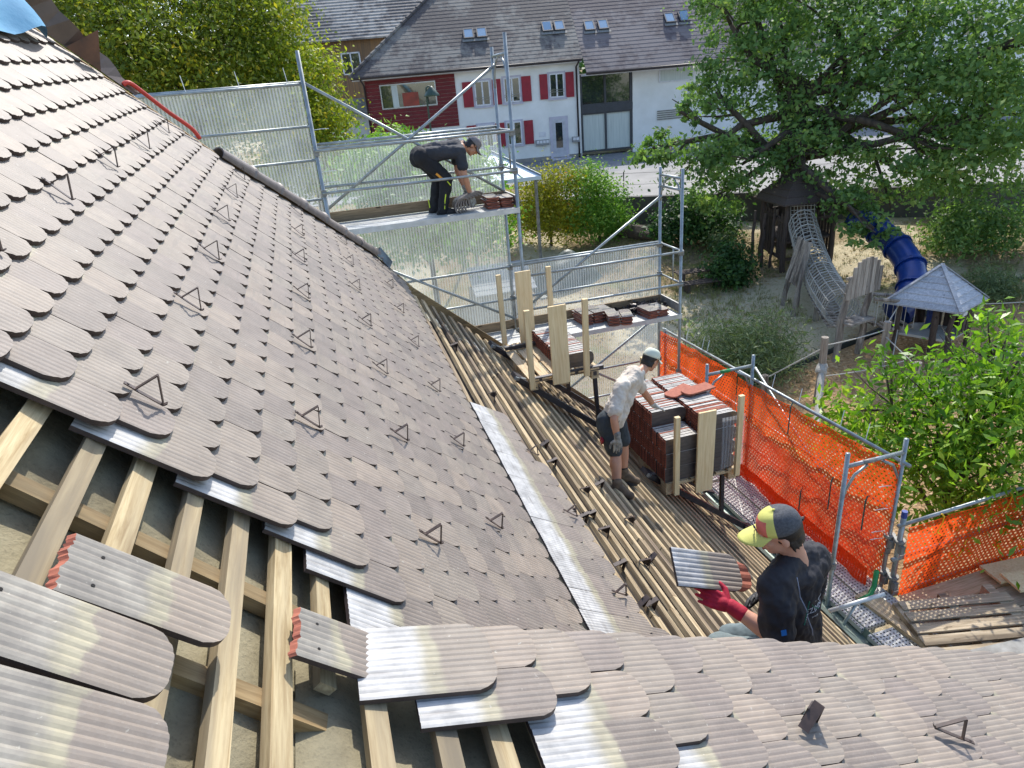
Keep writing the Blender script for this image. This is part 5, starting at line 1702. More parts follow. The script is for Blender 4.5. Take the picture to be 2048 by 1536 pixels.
for i in range(6):
    x0, z0 = 4.0 + i * .31, -5.55 + .0 * i
    MB().beam((4.0 + .02 * i, 19.3 + i * .25, -5.62 + i * .09), (5.95 + .02 * i, 19.3 + i * .25, -5.62 + i * .09), .3, .04, up=(0, -.3, 1)).build('roof_board', simple('zinc_board', srgb(160, 162, 164), srgb(136, 138, 142), 3, .8, spec=.2), sh)
for x in (4.1, 5.8):
    MB().box((x, 19.95, -6.25), (.04, 1.0, 1.15)).build('side_wall', M_GREYW, sh)
# ================================================================== PALLETS, TILE STACKS, LOOSE GEAR
M_PAL = wood('pallet_wood', srgb(206, 186, 152), srgb(160, 136, 102), 0, varobj=.15)
M_PALY = wood('pallet_wood_y', srgb(206, 186, 152), srgb(158, 134, 100), 1, varobj=.15)
M_PALO = wood('pallet_old', srgb(196, 180, 152), srgb(150, 132, 106), 0, varobj=.2, dark=srgb(104, 92, 76))
M_FRESH = wood('fresh_spruce', srgb(234, 212, 168), srgb(214, 186, 138), 2, varobj=.08, grain=40)
M_STEEL = simple('dark_steel', srgb(74, 72, 76), srgb(44, 44, 48), 8, .5, .2, metallic=.3)
def stack_edge_mat():
    t = NT('stack_edge')
    v = t.mapped('Object')
    n = t.noise(v, 14, 4)
    r = t.rnd()
    col = t.ramp(n, [(.3, srgb(128, 66, 48)), (.7, srgb(168, 96, 72))])
    pale = t.ramp(n, [(.3, srgb(150, 146, 140)), (.7, srgb(208, 204, 196))])
    col = t.mix(t.ramp(r, [(.22, (0, 0, 0)), (.27, (1, 1, 1))]), col, pale)
    t.base(col); t.set(Roughness=.8)
    return t.m
M_SEDGE = stack_edge_mat()
M_SHEAD = simple('tile_head_red', srgb(158, 92, 70), srgb(116, 66, 52), 14, .85, varobj=.35)
M_SFACE = simple('tile_face_dark', srgb(96, 90, 88), srgb(60, 56, 56), 5, .35, .1, stretch=(1, 1, 6))
def stack_tile(l=.41, w=.172, t=.017):
    """tile standing on its long edge; length along x, height along z"""
    mb = MB()
    vs = []
    k = 7
    prof = [(-l / 2, 0), (l / 2 - .06, 0), (l / 2 - .02, w * .1), (l / 2, w * .32), (l / 2, w * .68), (l / 2 - .02, w * .9), (l / 2 - .06, w), (-l / 2, w)]
    a = [V((x, -t / 2, z)) for x, z in prof]; b = [V((x, t / 2, z)) for x, z in prof]
    n = len(prof)
    mb.add(a + b, [tuple(range(n)), tuple(range(2 * n - 1, n - 1, -1))], 0)
    for i in range(n):
        j = (i + 1) % n
        m = 2 if i == n - 1 else 1
        mb.add([a[i], b[i], b[j], a[j]], [(0, 1, 2, 3)], m)
    mb.box((-l / 2 + .02, t / 2 + .008, w * .3), (.03, .016, .03), None, 2)
    mb.box((-l / 2 + .02, t / 2 + .008, w * .75), (.03, .016, .03), None, 2)
    for q in (.15, .33, .5, .67, .85):
        mb.box((-l / 2 - .004, 0, w * q), (.01, t * 1.1, .012), None, 2)
    return mb.mesh('tile', [M_SFACE, M_SEDGE, M_SHEAD])
ME_ST = stack_tile()
def pallet(name, o, ax, ay, lx, ly, label, parent=None, along='y', top=M_PALY, n=6, old=False, extra=None):
    """o: top corner; ax, ay unit vectors; boards run along ay"""
    ax, ay = V(ax), V(ay)
    e = thing(name, V(o) + ax * lx / 2 + ay * ly / 2 - V((0, 0, .144)), label, 'pallet')
    az = V((0, 0, 1))
    def bd(nm, u0, u1, w0, w1, z0, z1, mat):
        mb = MB().box((0, 0, 0), (u1 - u0, w1 - w0, z1 - z0))
        p = V(o) + ax * (u0 + u1) / 2 + ay * (w0 + w1) / 2 + V((0, 0, (z0 + z1) / 2))
        return inst(nm, mb.mesh(nm, mat), frame(p, ax, ay, az), e)
    gap = (lx - n * .115) / (n - 1)
    for i in range(n):
        bd('top_board', i * (.115 + gap), i * (.115 + gap) + .115 + random.uniform(-.006, .006), random.uniform(-.01, .0), ly + random.uniform(0, .012), -.022, random.uniform(-.003, .002), top)
    for w in (0, ly / 2 - .07, ly - .14):
        bd('cross_board', 0, lx, w, w + .14, -.046, -.0245, top)
        for u in (0, lx / 2 - .05, lx - .1):
            bd('block', u, u + .1, w + .005, w + .135, -.122, -.0465, top)
    for u in (0, lx / 2 - .05, lx - .1):
        bd('skid', u, u + .1, 0, ly, -.144, -.1225, top)
    return e
X_, Y_ = (1, 0, 0), (0, 1, 0)
SL, SU = 1.077, 1.10       # real sizes of the two loads
p_low = pallet('pallet', V((3.0, 5.5, -4.0)) * SL, X_, Y_, .85 * SL, 1.2 * SL, 'pallet under the tall tile stack beside the worker in the light shirt')
p_up = pallet('pallet', V((1.86, 6.5, -2.95)) * SU, X_, Y_, .82 * SU, 1.2 * SU, 'half-empty pallet with upright boards, higher up the stripped slope')
def upright(pal, x, y, z0, z1, w, yaw=0.0, lean=0.0):
    q_ = SL if pal is p_low else SU
    x, y, z0, z1, w = x * q_, y * q_, z0 * q_, z1 * q_, w * q_
    mb = MB().box((0, 0, (z1 - z0) / 2), (w, .026 if w > .1 else .045, z1 - z0))
    m = Matrix.Translation((x, y, z0)) @ Matrix.Rotation(yaw, 4, 'Z') @ Matrix.Rotation(lean, 4, 'Y')
    inst('upright_board', mb.mesh('upright_board', M_FRESH), m, pal)
for x, z0, z1, w in ((3.09, -4.12, -3.19, .055), (3.42, -4.16, -3.2, .2), (3.82, -4.06, -3.1, .055)):
    upright(p_low, x, 5.45, z0, z1, w, 0, random.uniform(-.01, .02))
for x, z0, z1, w in ((3.35, -4.05, -3.05, .055), (3.25, -4.05, -3.2, .2)):
    upright(p_low, x, 6.76, z0, z1, w)
for x, y, z0, z1, w in ((1.87, 6.44, -3.03, -2.13, .06), (2.21, 6.44, -3.03, -2.13, .2), (2.51, 6.44, -3.0, -2.11, .06), (1.93, 7.76, -3.0, -2.06, .06), (2.24, 7.76, -3.0, -2.06, .2), (2.58, 7.76, -3.0, -2.05, .06)):
    upright(p_up, x, y, z0, z1, w, 0, random.uniform(-.015, .015))
# tall stack
st = thing('tile_stack', V((3.43, 6.1, -4.0)) * SL, 'tall stack of red-edged roof tiles standing on edge, beside the worker', 'tile stack')
NRW = 46
nind = 0
rest = MB()
vs_, fs_ = [], []
for tier in range(4):
    for col in range(2):
        for i in range(NRW):
            y = 5.53 + i * (1.16 / NRW)
            if tier == 3 and col == 0 and y < 5.84: continue
            if tier < 2 and col == 1 and i > 2: 
                rest.box(V((3.215 + col * .43, y, -4.0 + tier * .175 + .086)) * SL, (.43, .018, .183)); continue
            m = Matrix.Scale(SL, 4) @ Matrix.Translation((3.205 + col * .43 + random.uniform(-.008, .008), y + random.uniform(-.003, .003), -3.999 + tier * .1745)) @ Matrix.Rotation(random.uniform(-.03, .03), 4, 'X') @ Matrix.Rotation(random.uniform(-.006, .006), 4, 'Y')
            inst('tile', ME_ST, m, st); nind += 1
rest.build('inner_tiles', M_SHEAD, st, kind='stuff')
# wrapping film remains on the right end
M_FILM = net_mat('stretch_film', srgb(226, 230, 236), .28)
f_ = net_sheet((3.62 * SL, 5.47 * SL, 0), (3.9 * SL, 5.47 * SL, 0), -3.33 * SL, -3.95 * SL, 'stretch_film', M_FILM, folds=.014, nx=26, nz=12, sag=0, parent=st)
st2 = thing('tile_stack', V((2.5, 7.1, -2.95)) * SU, 'low row of red-edged roof tiles left on the upper pallet', 'tile stack')
for i in range(38):
    m = Matrix.Scale(SU, 4) @ Matrix.Translation((2.46 + random.uniform(-.008, .008), 6.62 + i * .026, -2.949)) @ Matrix.Rotation(random.uniform(-.05, .05), 4, 'X')
    inst('tile', ME_ST, m, st2)
# red ridge pieces lying on the stack
for lab, x, y, a in (('flat terracotta tile lying face down on the tall stack', 3.45, 6.1, .4), ('second terracotta piece overlapping on the tall stack', 3.62, 6.06, .15)):
    me_ = tile_mesh('red_tile', [M_TERRA, M_TERRA], l=.38, rows=(0.0, .05, .16, .38), w=.17, amp=.001)
    inst('roof_tile', me_, Matrix.Scale(SL, 4) @ Matrix.Translation((x - .12, y, -3.275 + (.022 if a < .3 else 0))) @ Matrix.Rotation(-pi / 2 + a, 4, 'Z'), None, label=lab, category='roof tile', group='terracotta tiles on the stack')
# triangular roof brackets
def bracket(y, v, label, reach=1.02, run=1.95):
    D, Y, N = AX(y, v)
    A = RP(y, v, .05)
    e = thing('roof_bracket', A, label, 'bracket', 'steel roof brackets')
    B_ = A + V((reach, 0, 0))
    C_ = RP(y, v + run, .02)
    pit = math.acos(N.z)
    MB().beam(RP(y, v - .12, .015), C_, .05, .07, up=N).build('base_beam', M_STEEL, e)
    MB().beam(A + V((.04, 0, .0)), B_, .05, .05).build('top_bar', M_STEEL, e)
    k = reach / cos(pit)
    MB().beam(B_ - V((.12, 0, .0)), RP(y, v + k * .95, .03), .045, .045, up=(0, 1, 0)).build('strut', M_STEEL, e)
    MB().box(RP(y, v - .12, .035), (.16, .14, .05), RROT(y, v)).build('hook_plate', M_STEEL, e)
    MB().beam(RP(y - .1, v - .2, .03), RP(y + .02, v - .02, .05), .03, .04, up=N).build('hook_arm', M_GALV, e)
    MB().beam(C_ - D * .05, C_ + D * .1 + N * .04, .12, .03, up=N).build('foot', M_STEEL, e)
bracket(6.95, 4.16, 'near steel bracket carrying the upper pallet', 1.0, 2.0)
bracket(8.0, 4.16, 'far steel bracket carrying the upper pallet', 1.0, 2.0)
bracket(5.85, 5.72, 'near steel bracket below the tall tile stack', 1.0, 1.75)
bracket(6.75, 5.72, 'far steel bracket below the tall tile stack', 1.0, 1.75)
# flat piles on the decks
ME_FLAT = tile_mesh('tile', [M_TILE2, M_SHEAD], rows=(0.0, .05, .16, .40))
def flat_pile(name, x, y, z, cols, layers, label, yaw=0.0, dx=.2, group=None):
    e = thing(name, (x, y, z), label, 'tile pile', group)
    for c in range(cols):
        for l in range(layers - (c == cols - 1 and cols > 1)):
            m = Matrix.Translation((x, y, z)) @ Matrix.Rotation(yaw, 4, 'Z') @ Matrix.Translation((c * dx + random.uniform(-.012, .012), random.uniform(-.012, .012), .02 + l * .024)) @ Matrix.Rotation(random.uniform(-.05, .05) + (pi if l % 2 else 0), 4, 'Z')
            if l % 2: m = m @ Matrix.Translation((0, -.4, 0))
            inst('tile', ME_FLAT, m, e)
    return e
flat_pile('tile_pile', 3.78, 9.52, -3.57, 3, 8, 'low pile of tiles at the back of the lower deck, left of the black hooks', .1, group='tile piles on the scaffold decks')
flat_pile('tile_pile', 4.12, 9.28, -3.57, 2, 7, 'small tile pile at the front edge of the lower deck', -.25, group='tile piles on the scaffold decks')
flat_pile('tile_pile', 4.82, 9.3, -3.57, 2, 6, 'tile pile at the right end of the lower deck by the corner post', .12, group='tile piles on the scaffold decks')
e = flat_pile('tile_pile', 2.37, 9.42, -1.55, 2, 7, 'red-edged tile pile in front of the bending worker on the upper deck', -.05, group='tile piles on the scaffold decks')
# heap of black snow hooks
vs, fs = [], []
mb = MB()
for i in range(230):
    a = random.gauss(0, .3); b = random.gauss(0, .12)
    if abs(b) > .22 or abs(a) > .5: continue
    h = max(0.02, .16 - abs(a) * .28 - abs(b) * .4) * random.random() + .01
    p = V((4.82 + a, 9.78 + b, -3.57 + h))
    d = V((random.gauss(0, 1), random.gauss(0, 1), random.gauss(0, .35))).normalized()
    mb.beam(p - d * .07, p + d * .05, .022, .004, up=(random.gauss(0, 1), random.gauss(0, 1), 1))
    d2 = (d + V((random.gauss(0, .6), random.gauss(0, .6), .6))).normalized()
    mb.beam(p + d * .05, p + d * .05 + d2 * .06, .022, .004, up=(random.gauss(0, 1), 1, random.gauss(0, 1)))
mb.build('hook_heap', simple('black_hooks', srgb(58, 50, 50), srgb(34, 32, 34), 8, .35, .1, metallic=.4), label='heap of dark removed snow hooks on the lower deck', category='hooks', kind='stuff')
# ridge tiles bundled on edge by the worker's glove
rt = thing('ridge_tile_bundle', (2.12, 9.6, -1.55), 'bundle of dark half-round ridge tiles under the hand of the bending worker', 'ridge tiles')
for i in range(6):
    m = Matrix.Translation((1.93 + i * .042, 9.40 + .01 * i, -1.46 + .012 * i)) @ Matrix.Rotation(-.9 + .05 * i, 4, 'Y') @ Matrix.Rotation(pi / 2, 4, 'Z') @ Matrix.Scale(1.35, 4)
    o = inst('ridge_tile', ME_CAP, m @ Matrix.Scale(.55, 4, (1, 0, 0)), rt)
# big pallet on the right-hand return and boards round it
pa_x, pa_y = V((1.17, -.13, 0)).normalized(), V((-.27, -.66, 0)).normalized()
pb = V((5.28, 4.46, -5.5))
e = thing('pallet', pb + V((.5, -.4, -.144)), 'old grey-brown pallet lying in front of the right orange net', 'pallet')
for i in range(5):
    w0 = i * .17
    p = pb + pa_y * (w0 + .06)
    mb = MB().box((.6, 0, 0), (1.2, .125, .022))
    inst('top_board', mb.mesh('top_board', M_PALO), frame(p + V((0, 0, random.uniform(-.004, .004))), pa_x, -pa_y, V((0, 0, 1))), e)
for u in (0, .55, 1.1):
    p = pb + pa_x * (u + .05) - V((0, 0, .06))
    inst('stringer', MB().box((0, 0, 0), (.1, .8, .1)).mesh('stringer', M_PALO), frame(p + pa_y * .4, pa_x, -pa_y, V((0, 0, 1))), e)
    inst('skid', MB().box((0, 0, 0), (.1, .82, .022)).mesh('skid', M_PALO), frame(p + pa_y * .4 - V((0, 0, .063)), pa_x, -pa_y, V((0, 0, 1))), e)
plat = thing('board_platform', (6.4, 3.8, -5.75), 'plank platform under the grey-brown pallet on the right', 'platform')
for i in range(9):
    y0 = 4.62 - i * .3
    inst('plank', MB().box((0, 0, 0), (3.0, .285, .04)).mesh('plank', M_PALO if i % 3 else M_PAL), Matrix.Translation((6.72 + random.uniform(-.03, .03), y0 - .1, -5.67)), plat)
inst('plank', MB().box((0, 0, 0), (1.7, .22, .045)).mesh('plank', M_PAL), Matrix.Translation((5.22, 3.95, -5.6)) @ Matrix.Rotation(radians(97), 4, 'Z'), plat)
for k, (x, y) in enumerate(((6.95, 4.45), (6.98, 4.2))):
    inst('board', MB().box((0, 0, 0), (.9, .3, .03)).mesh('board', M_FRESH), Matrix.Translation((x + .1, y, -5.56 + .035 * k)) @ Matrix.Rotation(-.1 - .1 * k, 4, 'Z'), None, label=('pale fresh board right of the old pallet' if k == 0 else 'second pale fresh board lying on the first, right of the old pallet'), category='board')
inst('metal_deck', MB().box((0, 0, 0), (2.6, .8, .04)).mesh('metal_deck', M_GALV2), Matrix.Translation((6.2, 3.15, -5.45)) @ Matrix.Rotation(-.1, 4, 'Z'), None, label='grey metal deck sheet below the old pallet at the right edge', category='deck')
# scarlet hose / hem on the rake and blue tarpaulin on the ridge
pts = [RP(HIP(v) + dy, v, n) for v, dy, n in ((-.72, .0, .02), (-.70, .02, .06), (-.6, .03, .06), (-.4, .02, .05), (-.2, .02, .05), (-.1, .0, .02))]
MB().tube(spline(pts, 4), .018, 8).build('red_hose', simple('red_hose', srgb(206, 70, 56), srgb(180, 56, 46), 6, .5, 0), None, smooth=True, label='red hose piece lying along the roof rake', category='hose')
mb = MB(); n = 22
tp = []
for i in range(n + 1):
    for j in range(n + 1):
        u, w = i / n, j / n
        y = lerp(4.0, 5.75, u) + .12 * w
        v = lerp(-1.14, -2.2, w) - .05 * sin(5 * u) * (1 - w) - u * .04
        h = .05 + .05 * sin(9 * u + 4 * w) + .04 * sin(17 * u - 6 * w) + .22 * w * (1 - w) + .10 * w
        tp.append(RP(y, v, max(.03, h)))
mb.add(tp, [(i * (n + 1) + j, (i + 1) * (n + 1) + j, (i + 1) * (n + 1) + j + 1, i * (n + 1) + j + 1) for i in range(n) for j in range(n)])
mb.build('tarpaulin', simple('blue_tarp', srgb(104, 160, 190), srgb(74, 128, 164), 2, .75, .3, .02, spec=.2), smooth=True, label='light blue tarpaulin folded over the ridge at the top left', category='tarpaulin')
# ================================================================== WORKERS
TEX = bpy.data.textures.new('folds', 'CLOUDS'); TEX.noise_scale = .09; TEX.noise_depth = 2
def blob(name, prims, mat, parent, vox=.011, smooth=4, folds=0.0, group=None, **kw):
    """continuous skin over overlapping tapered limbs and ellipsoids (voxel fused, smoothed)"""
    bm = bmesh.new()
    for p in prims:
        if p[0] == 'c':
            a, b, r0, r1 = V(p[1]), V(p[2]), p[3], p[4]
            d = b - a
            L = max(d.length, 1e-4)
            n = max(2, int(L / (min(r0, r1) * .45)) + 1)
            q = d.to_track_quat('Z', 'Y').to_matrix().to_4x4()
            bmesh.ops.create_cone(bm, cap_ends=True, segments=16, radius1=r0, radius2=r1, depth=L, matrix=Matrix.Translation((a + b) / 2) @ q)
            bmesh.ops.create_icosphere(bm, subdivisions=3, radius=r0, matrix=Matrix.Translation(a))
            bmesh.ops.create_icosphere(bm, subdivisions=3, radius=r1, matrix=Matrix.Translation(b))
        else:
            c, rad, R = V(p[1]), p[2], (p[3] if len(p) > 3 else Matrix.Identity(3))
            bmesh.ops.create_icosphere(bm, subdivisions=3, radius=1.0, matrix=Matrix.Translation(c) @ R.to_4x4() @ Matrix.Diagonal((*rad, 1)))
    me = bpy.data.meshes.new(name); bm.to_mesh(me); bm.free()
    tmp = bpy.data.objects.new('tmp', me); COL.objects.link(tmp)
    rm = tmp.modifiers.new('r', 'REMESH'); rm.mode = 'VOXEL'; rm.voxel_size = vox
    if smooth:
        sm = tmp.modifiers.new('s', 'SMOOTH'); sm.factor = .5; sm.iterations = smooth
    if folds:
        dm = tmp.modifiers.new('d', 'DISPLACE'); dm.texture = TEX; dm.strength = folds; dm.mid_level = .5; dm.texture_coords = 'LOCAL'
        s2 = tmp.modifiers.new('s2', 'SMOOTH'); s2.factor = .4; s2.iterations = 1
    dg = bpy.context.evaluated_depsgraph_get()
    out = bpy.data.meshes.new_from_object(tmp.evaluated_get(dg))
    out.name = name
    bpy.data.objects.remove(tmp)
    out.materials.clear()
    for m in (mat if isinstance(mat, (list, tuple)) else [mat]): out.materials.append(m)
    out.polygons.foreach_set('use_smooth', [True] * len(out.polygons))
    o = bpy.data.objects.new(name, out); COL.objects.link(o); attach(o, parent)
    props(o, **kw)
    return o
def skin_mat(name, c):
    t = NT(name)
    v = t.mapped('Object')
    t.base(t.ramp(t.noise(v, 14, 4), [(.3, tuple(x * .86 for x in c)), (.7, c)]))
    t.set(Roughness=.5, Subsurface_Weight=.08)
    t.b.inputs['Subsurface Radius'].default_value = (.02, .008, .004)
    return t.m
SKIN = skin_mat('skin_tanned', srgb(196, 142, 112))
SKIN2 = skin_mat('skin_light', srgb(206, 152, 126))
M_HAIR = simple('dark_hair', srgb(34, 28, 26), srgb(18, 15, 14), 60, .5, .4)
M_SHIRTW = simple('cream_shirt', srgb(214, 202, 186), srgb(196, 184, 168), 5, .9, .3, .004, bscale=60)
M_SHORT = simple('dark_shorts', srgb(66, 74, 78), srgb(44, 50, 54), 7, .9, .3, .004, bscale=60)
M_TEE = simple('charcoal_shirt', srgb(58, 60, 66), srgb(44, 46, 52), 5, .85, .3, .004, bscale=60)
M_PANT = simple('black_trousers', srgb(34, 34, 38), srgb(22, 22, 26), 8, .85, .3, .004, bscale=60)
M_TEE2 = simple('black_shirt', srgb(48, 46, 50), srgb(30, 29, 33), 5, .8, .3, .004, bscale=60)
M_JEAN = simple('grey_trousers', srgb(120, 132, 132), srgb(86, 98, 100), 9, .9, .3)
M_GLOVEG = simple('grey_glove', srgb(176, 174, 166), srgb(92, 90, 86), 22, .85, .3)
M_GLOVEW = simple('white_glove', srgb(206, 204, 196), srgb(140, 138, 132), 18, .85, .3)
M_GLOVER = simple('red_glove', srgb(188, 28, 58), srgb(150, 20, 46), 16, .8, .3)
M_RUBBER = simple('dark_rubber', srgb(58, 58, 60), srgb(40, 40, 42), 16, .6, .2)
M_BOOT = simple('brown_boot', srgb(122, 100, 76), srgb(72, 62, 54), 14, .85, .3)
M_BOOTB = simple('black_boot', srgb(42, 40, 42), None, 14, .7, .3)
M_SOCK = simple('black_sock', srgb(26, 26, 28), None, 20, .9, .2)
M_CAPC = simple('cream_cap', srgb(214, 218, 198), srgb(198, 202, 182), 8, .85, .2)
M_CAPG = simple('grey_cap', srgb(134, 128, 128), srgb(112, 106, 106), 8, .85, .2)
M_CAPY = simple('yellow_cap', srgb(214, 212, 122), srgb(198, 196, 104), 8, .85, .2)
M_CAPP = simple('coral_band', srgb(226, 118, 104), None, 8, .85, .2)
M_CAPM = simple('cap_mesh_grey', srgb(92, 94, 98), srgb(62, 64, 68), 90, .85, .5)
M_NAVY = simple('navy_print', srgb(34, 30, 70), None, 8, .8, 0)
M_EYE = simple('eye_dark', srgb(30, 22, 20), None, 8, .2, 0)
M_LIP = simple('lip', srgb(172, 96, 88), None, 12, .5, 0)

def head_prims(c, f, u, k=1.0):
    """skull, jaw, nose, brow, chin, ears; c = head centre, f forward, u up"""
    f, u = V(f).normalized(), V(u)
    u = (u - f * u.dot(f)).normalized()
    r = f.cross(u)
    R = Matrix((r, f, u)).transposed()
    P_ = lambda x, y, z: V(c) + (r * x + f * y + u * z) * k
    s = lambda *q: tuple(x * k for x in q)
    pr = [('e', P_(0, -.012, .03), s(.074, .094, .088), R), ('e', P_(0, .025, -.045), s(.056, .062, .07), R), ('c', P_(0, .062, -.092), P_(0, .05, -.085), .024 * k, .03 * k),
          ('c', P_(0, .092, .012), P_(0, .112, -.024), .010 * k, .015 * k), ('c', P_(-.04, .076, .03), P_(.04, .076, .03), .016 * k, .016 * k),
          ('e', P_(-.035, .06, -.02), s(.025, .028, .025), R), ('e', P_(.035, .06, -.02), s(.025, .028, .025), R),
          ('c', P_(-.018, .088, -.056), P_(.018, .088, -.056), .011 * k, .011 * k)]
    for sx in (-1, 1):
        pr.append(('e', P_(sx * .078, -.012, -.012), s(.010, .02, .03), R))
    return pr, P_, R, k
def face(P_, R, k, parent):
    for sx in (-1, 1):
        bm = MB(); 
        e_ = blob('eye', [('e', P_(sx * .031, .083, .008), (.012 * k, .006 * k, .006 * k), R)], M_EYE, parent, .003, 1)
        blob('eyebrow', [('c', P_(sx * .015, .094, .032), P_(sx * .05, .082, .03), .006 * k, .004 * k)], M_HAIR, parent, .003, 1)
    blob('mouth', [('c', P_(-.022, .094, -.058), P_(.022, .094, -.058), .006 * k, .006 * k)], M_LIP, parent, .003, 1)
def hair(P_, R, k, parent, long=0.0):
    s = lambda *q: tuple(x * k for x in q)
    pr = [('e', P_(0, -.03, .02), s(.082, .086, .085), R), ('e', P_(0, -.065, -.03 - long * .3), s(.066, .045, .05 + long * .4), R)]
    for i in range(12):
        a = -1.3 + 2.6 * i / 11
        pr.append(('c', P_(.07 * sin(a), -.065 * cos(a) - .015, -.02), P_(.078 * sin(a), -.082 * cos(a) - .02, -.06 - long - random.uniform(0, .02)), .014 * k, .005 * k))
    return blob('hair', pr, M_HAIR, parent, .006, 1)
def cap(P_, R, k, parent, mats, bill_tilt=0.0, back_open=False, bill_len=.085):
    """six-panel cap with a curved bill; mats = (front, back, bill, band)"""
    nA, nB = 28, 9
    vs, fs, mi = [], [], []
    for j in range(nB + 1):
        ph = (pi / 2) * j / nB
        for i in range(nA):
            a = 2 * pi * i / nA
            rr = cos(ph) ** .62
            x, y = .086 * sin(a) * rr, .106 * cos(a) * rr - .012
            z = .035 + .098 * sin(ph) ** .95 + (.012 * cos(a) * (1 - j / nB) if False else 0)
            vs.append(P_(x, y, z))
    for j in range(nB):
        for i in range(nA):
            a = 2 * pi * (i + .5) / nA
            fs.append((j * nA + i, j * nA + (i + 1) % nA, (j + 1) * nA + (i + 1) % nA, (j + 1) * nA + i))
            frontish = cos(a) > .28
            mi.append(3 if (frontish and abs(sin(a)) < .75 and j < 5) else (0 if frontish else 1))
    mb = MB(); mb.v = [tuple(v) for v in vs]; mb.f = fs; mb.mi = mi
    o = mb.build('cap', [mats[0], mats[1], mats[2], mats[3]], parent, smooth=True)
    o.modifiers.new('t', 'SOLIDIFY').thickness = .004
    mb = MB()
    n = 14; m = 6
    bv = []
    for i in range(n + 1):
        a = -1.08 + 2.16 * i / n
        for j in range(m + 1):
            t = j / m
            rr = 1 + t * bill_len / .09 * (cos(a * 1.1) ** .45 if abs(a) < 1.4 else 0)
            x, y = .087 * sin(a) * (1 + t * .1), .104 * cos(a) - .012 + t * bill_len * max(0, cos(a * 1.15)) ** .55
            z = .04 - .022 * (sin(a) ** 2) * (.3 + t) - t * bill_tilt
            bv.append(P_(x, y, z))
    mb.add(bv, [(i * (m + 1) + j, (i + 1) * (m + 1) + j, (i + 1) * (m + 1) + j + 1, i * (m + 1) + j + 1) for i in range(n) for j in range(m)])
    b = mb.build('bill', mats[2], o, smooth=True)
    b.modifiers.new('t', 'SOLIDIFY').thickness = .005
    blob('button', [('e', P_(0, -.012, .135), (.008 * k, .008 * k, .005 * k), R)], mats[0], o, .003, 1)
    return o
def hand_prims(w, d, nrm, side, k=1.0, curl=.5, spread=.12, thumb=.6):
    """palm + five unequal bent fingers. w wrist, d finger direction, nrm back-of-hand normal, side = +1/-1 thumb side along d x nrm"""
    w, d, n_ = V(w), V(d).normalized(), V(nrm)
    n_ = (n_ - d * n_.dot(d)).normalized()
    s_ = d.cross(n_) * side
    pr = [('c', w, w + d * .03 * k, .028 * k, .03 * k)]
    for j in range(4):
        x = (.033 - .022 * j) * k
        kn = w + d * (.088 - .006 * abs(j - 1)) * k + s_ * x
        pr.append(('c', w + d * .02 * k + s_ * x * .6, kn, .017 * k, .0125 * k))
        L = (.074, .082, .076, .06)[j] * k
        p = kn; dd = (d + s_ * spread * (1.5 - j) * .35).normalized(); seg = (.45, .32, .23)
        for q, sg in enumerate(seg):
            dd = (dd - n_ * curl * (.55 + .25 * q)).normalized()
            e = p + dd * L * sg
            pr.append(('c', p, e, (.0105 - .0012 * q) * k, (.0098 - .0014 * q) * k))
            p = e
    t0 = w + d * .025 * k + s_ * .026 * k
    t1 = t0 + (d * .5 + s_ * thumb - n_ * .25).normalized() * .042 * k
    t2 = t1 + (d * .75 + s_ * thumb * .4 - n_ * curl * .6).normalized() * .032 * k
    t3 = t2 + (d * .9 + s_ * .05 - n_ * curl * .7).normalized() * .026 * k
    pr += [('c', t0, t1, .017 * k, .0135 * k), ('c', t1, t2, .0125 * k, .0115 * k), ('c', t2, t3, .0112 * k, .009 * k)]
    return pr
def limb(a, b, c, r0, r1, r2):
    """two-bone limb with a muscle swell"""
    a, b, c = V(a), V(b), V(c)
    return [('c', a, a.lerp(b, .35), r0, r0 * 1.02), ('c', a.lerp(b, .35), b, r0 * 1.02, r1), ('c', b, b.lerp(c, .35), r1, r1 * 1.03), ('c', b.lerp(c, .35), c, r1 * 1.03, r2)]
def boot(ank, toe, k, parent, mat, up=(0, 0, 1)):
    ank, toe = V(ank), V(toe)
    f = (toe - ank); u = V(up)
    f = (f - u * f.dot(u)).normalized()
    heel = ank - f * .05 * k - u * .06 * k
    L = .25 * k
    tip = heel + f * L
    b = blob('boot', [('c', ank + u * .03 * k, ank - u * .03 * k, .052 * k, .055 * k), ('c', heel, heel + f * .1 * k, .04 * k, .046 * k), ('c', heel + f * .1 * k + u * .005, tip - f * .035 * k, .046 * k, .044 * k), ('c', ank - u * .01 * k + f * .03 * k, tip - f * .08 * k + u * .018 * k, .045 * k, .034 * k)], mat, parent, .009, 3)
    mb = MB()
    sd = f.cross(u).normalized()
    prof = []
    for i in range(20):
        a = 2 * pi * i / 20
        ff = .5 + .56 * cos(a); ww = .049 * sin(a) * (1.05 if ff > .5 else .85)
        prof.append(heel + f * (ff * L - .03 * k) + sd * ww * k - u * .055 * k)
    mb.prism(prof, (0, 0, 0), u * .03 * k)
    mb.build('sole', M_RUBBER, b)
    return b
def dup_dir(a, b): return (V(b) - V(a)).normalized()

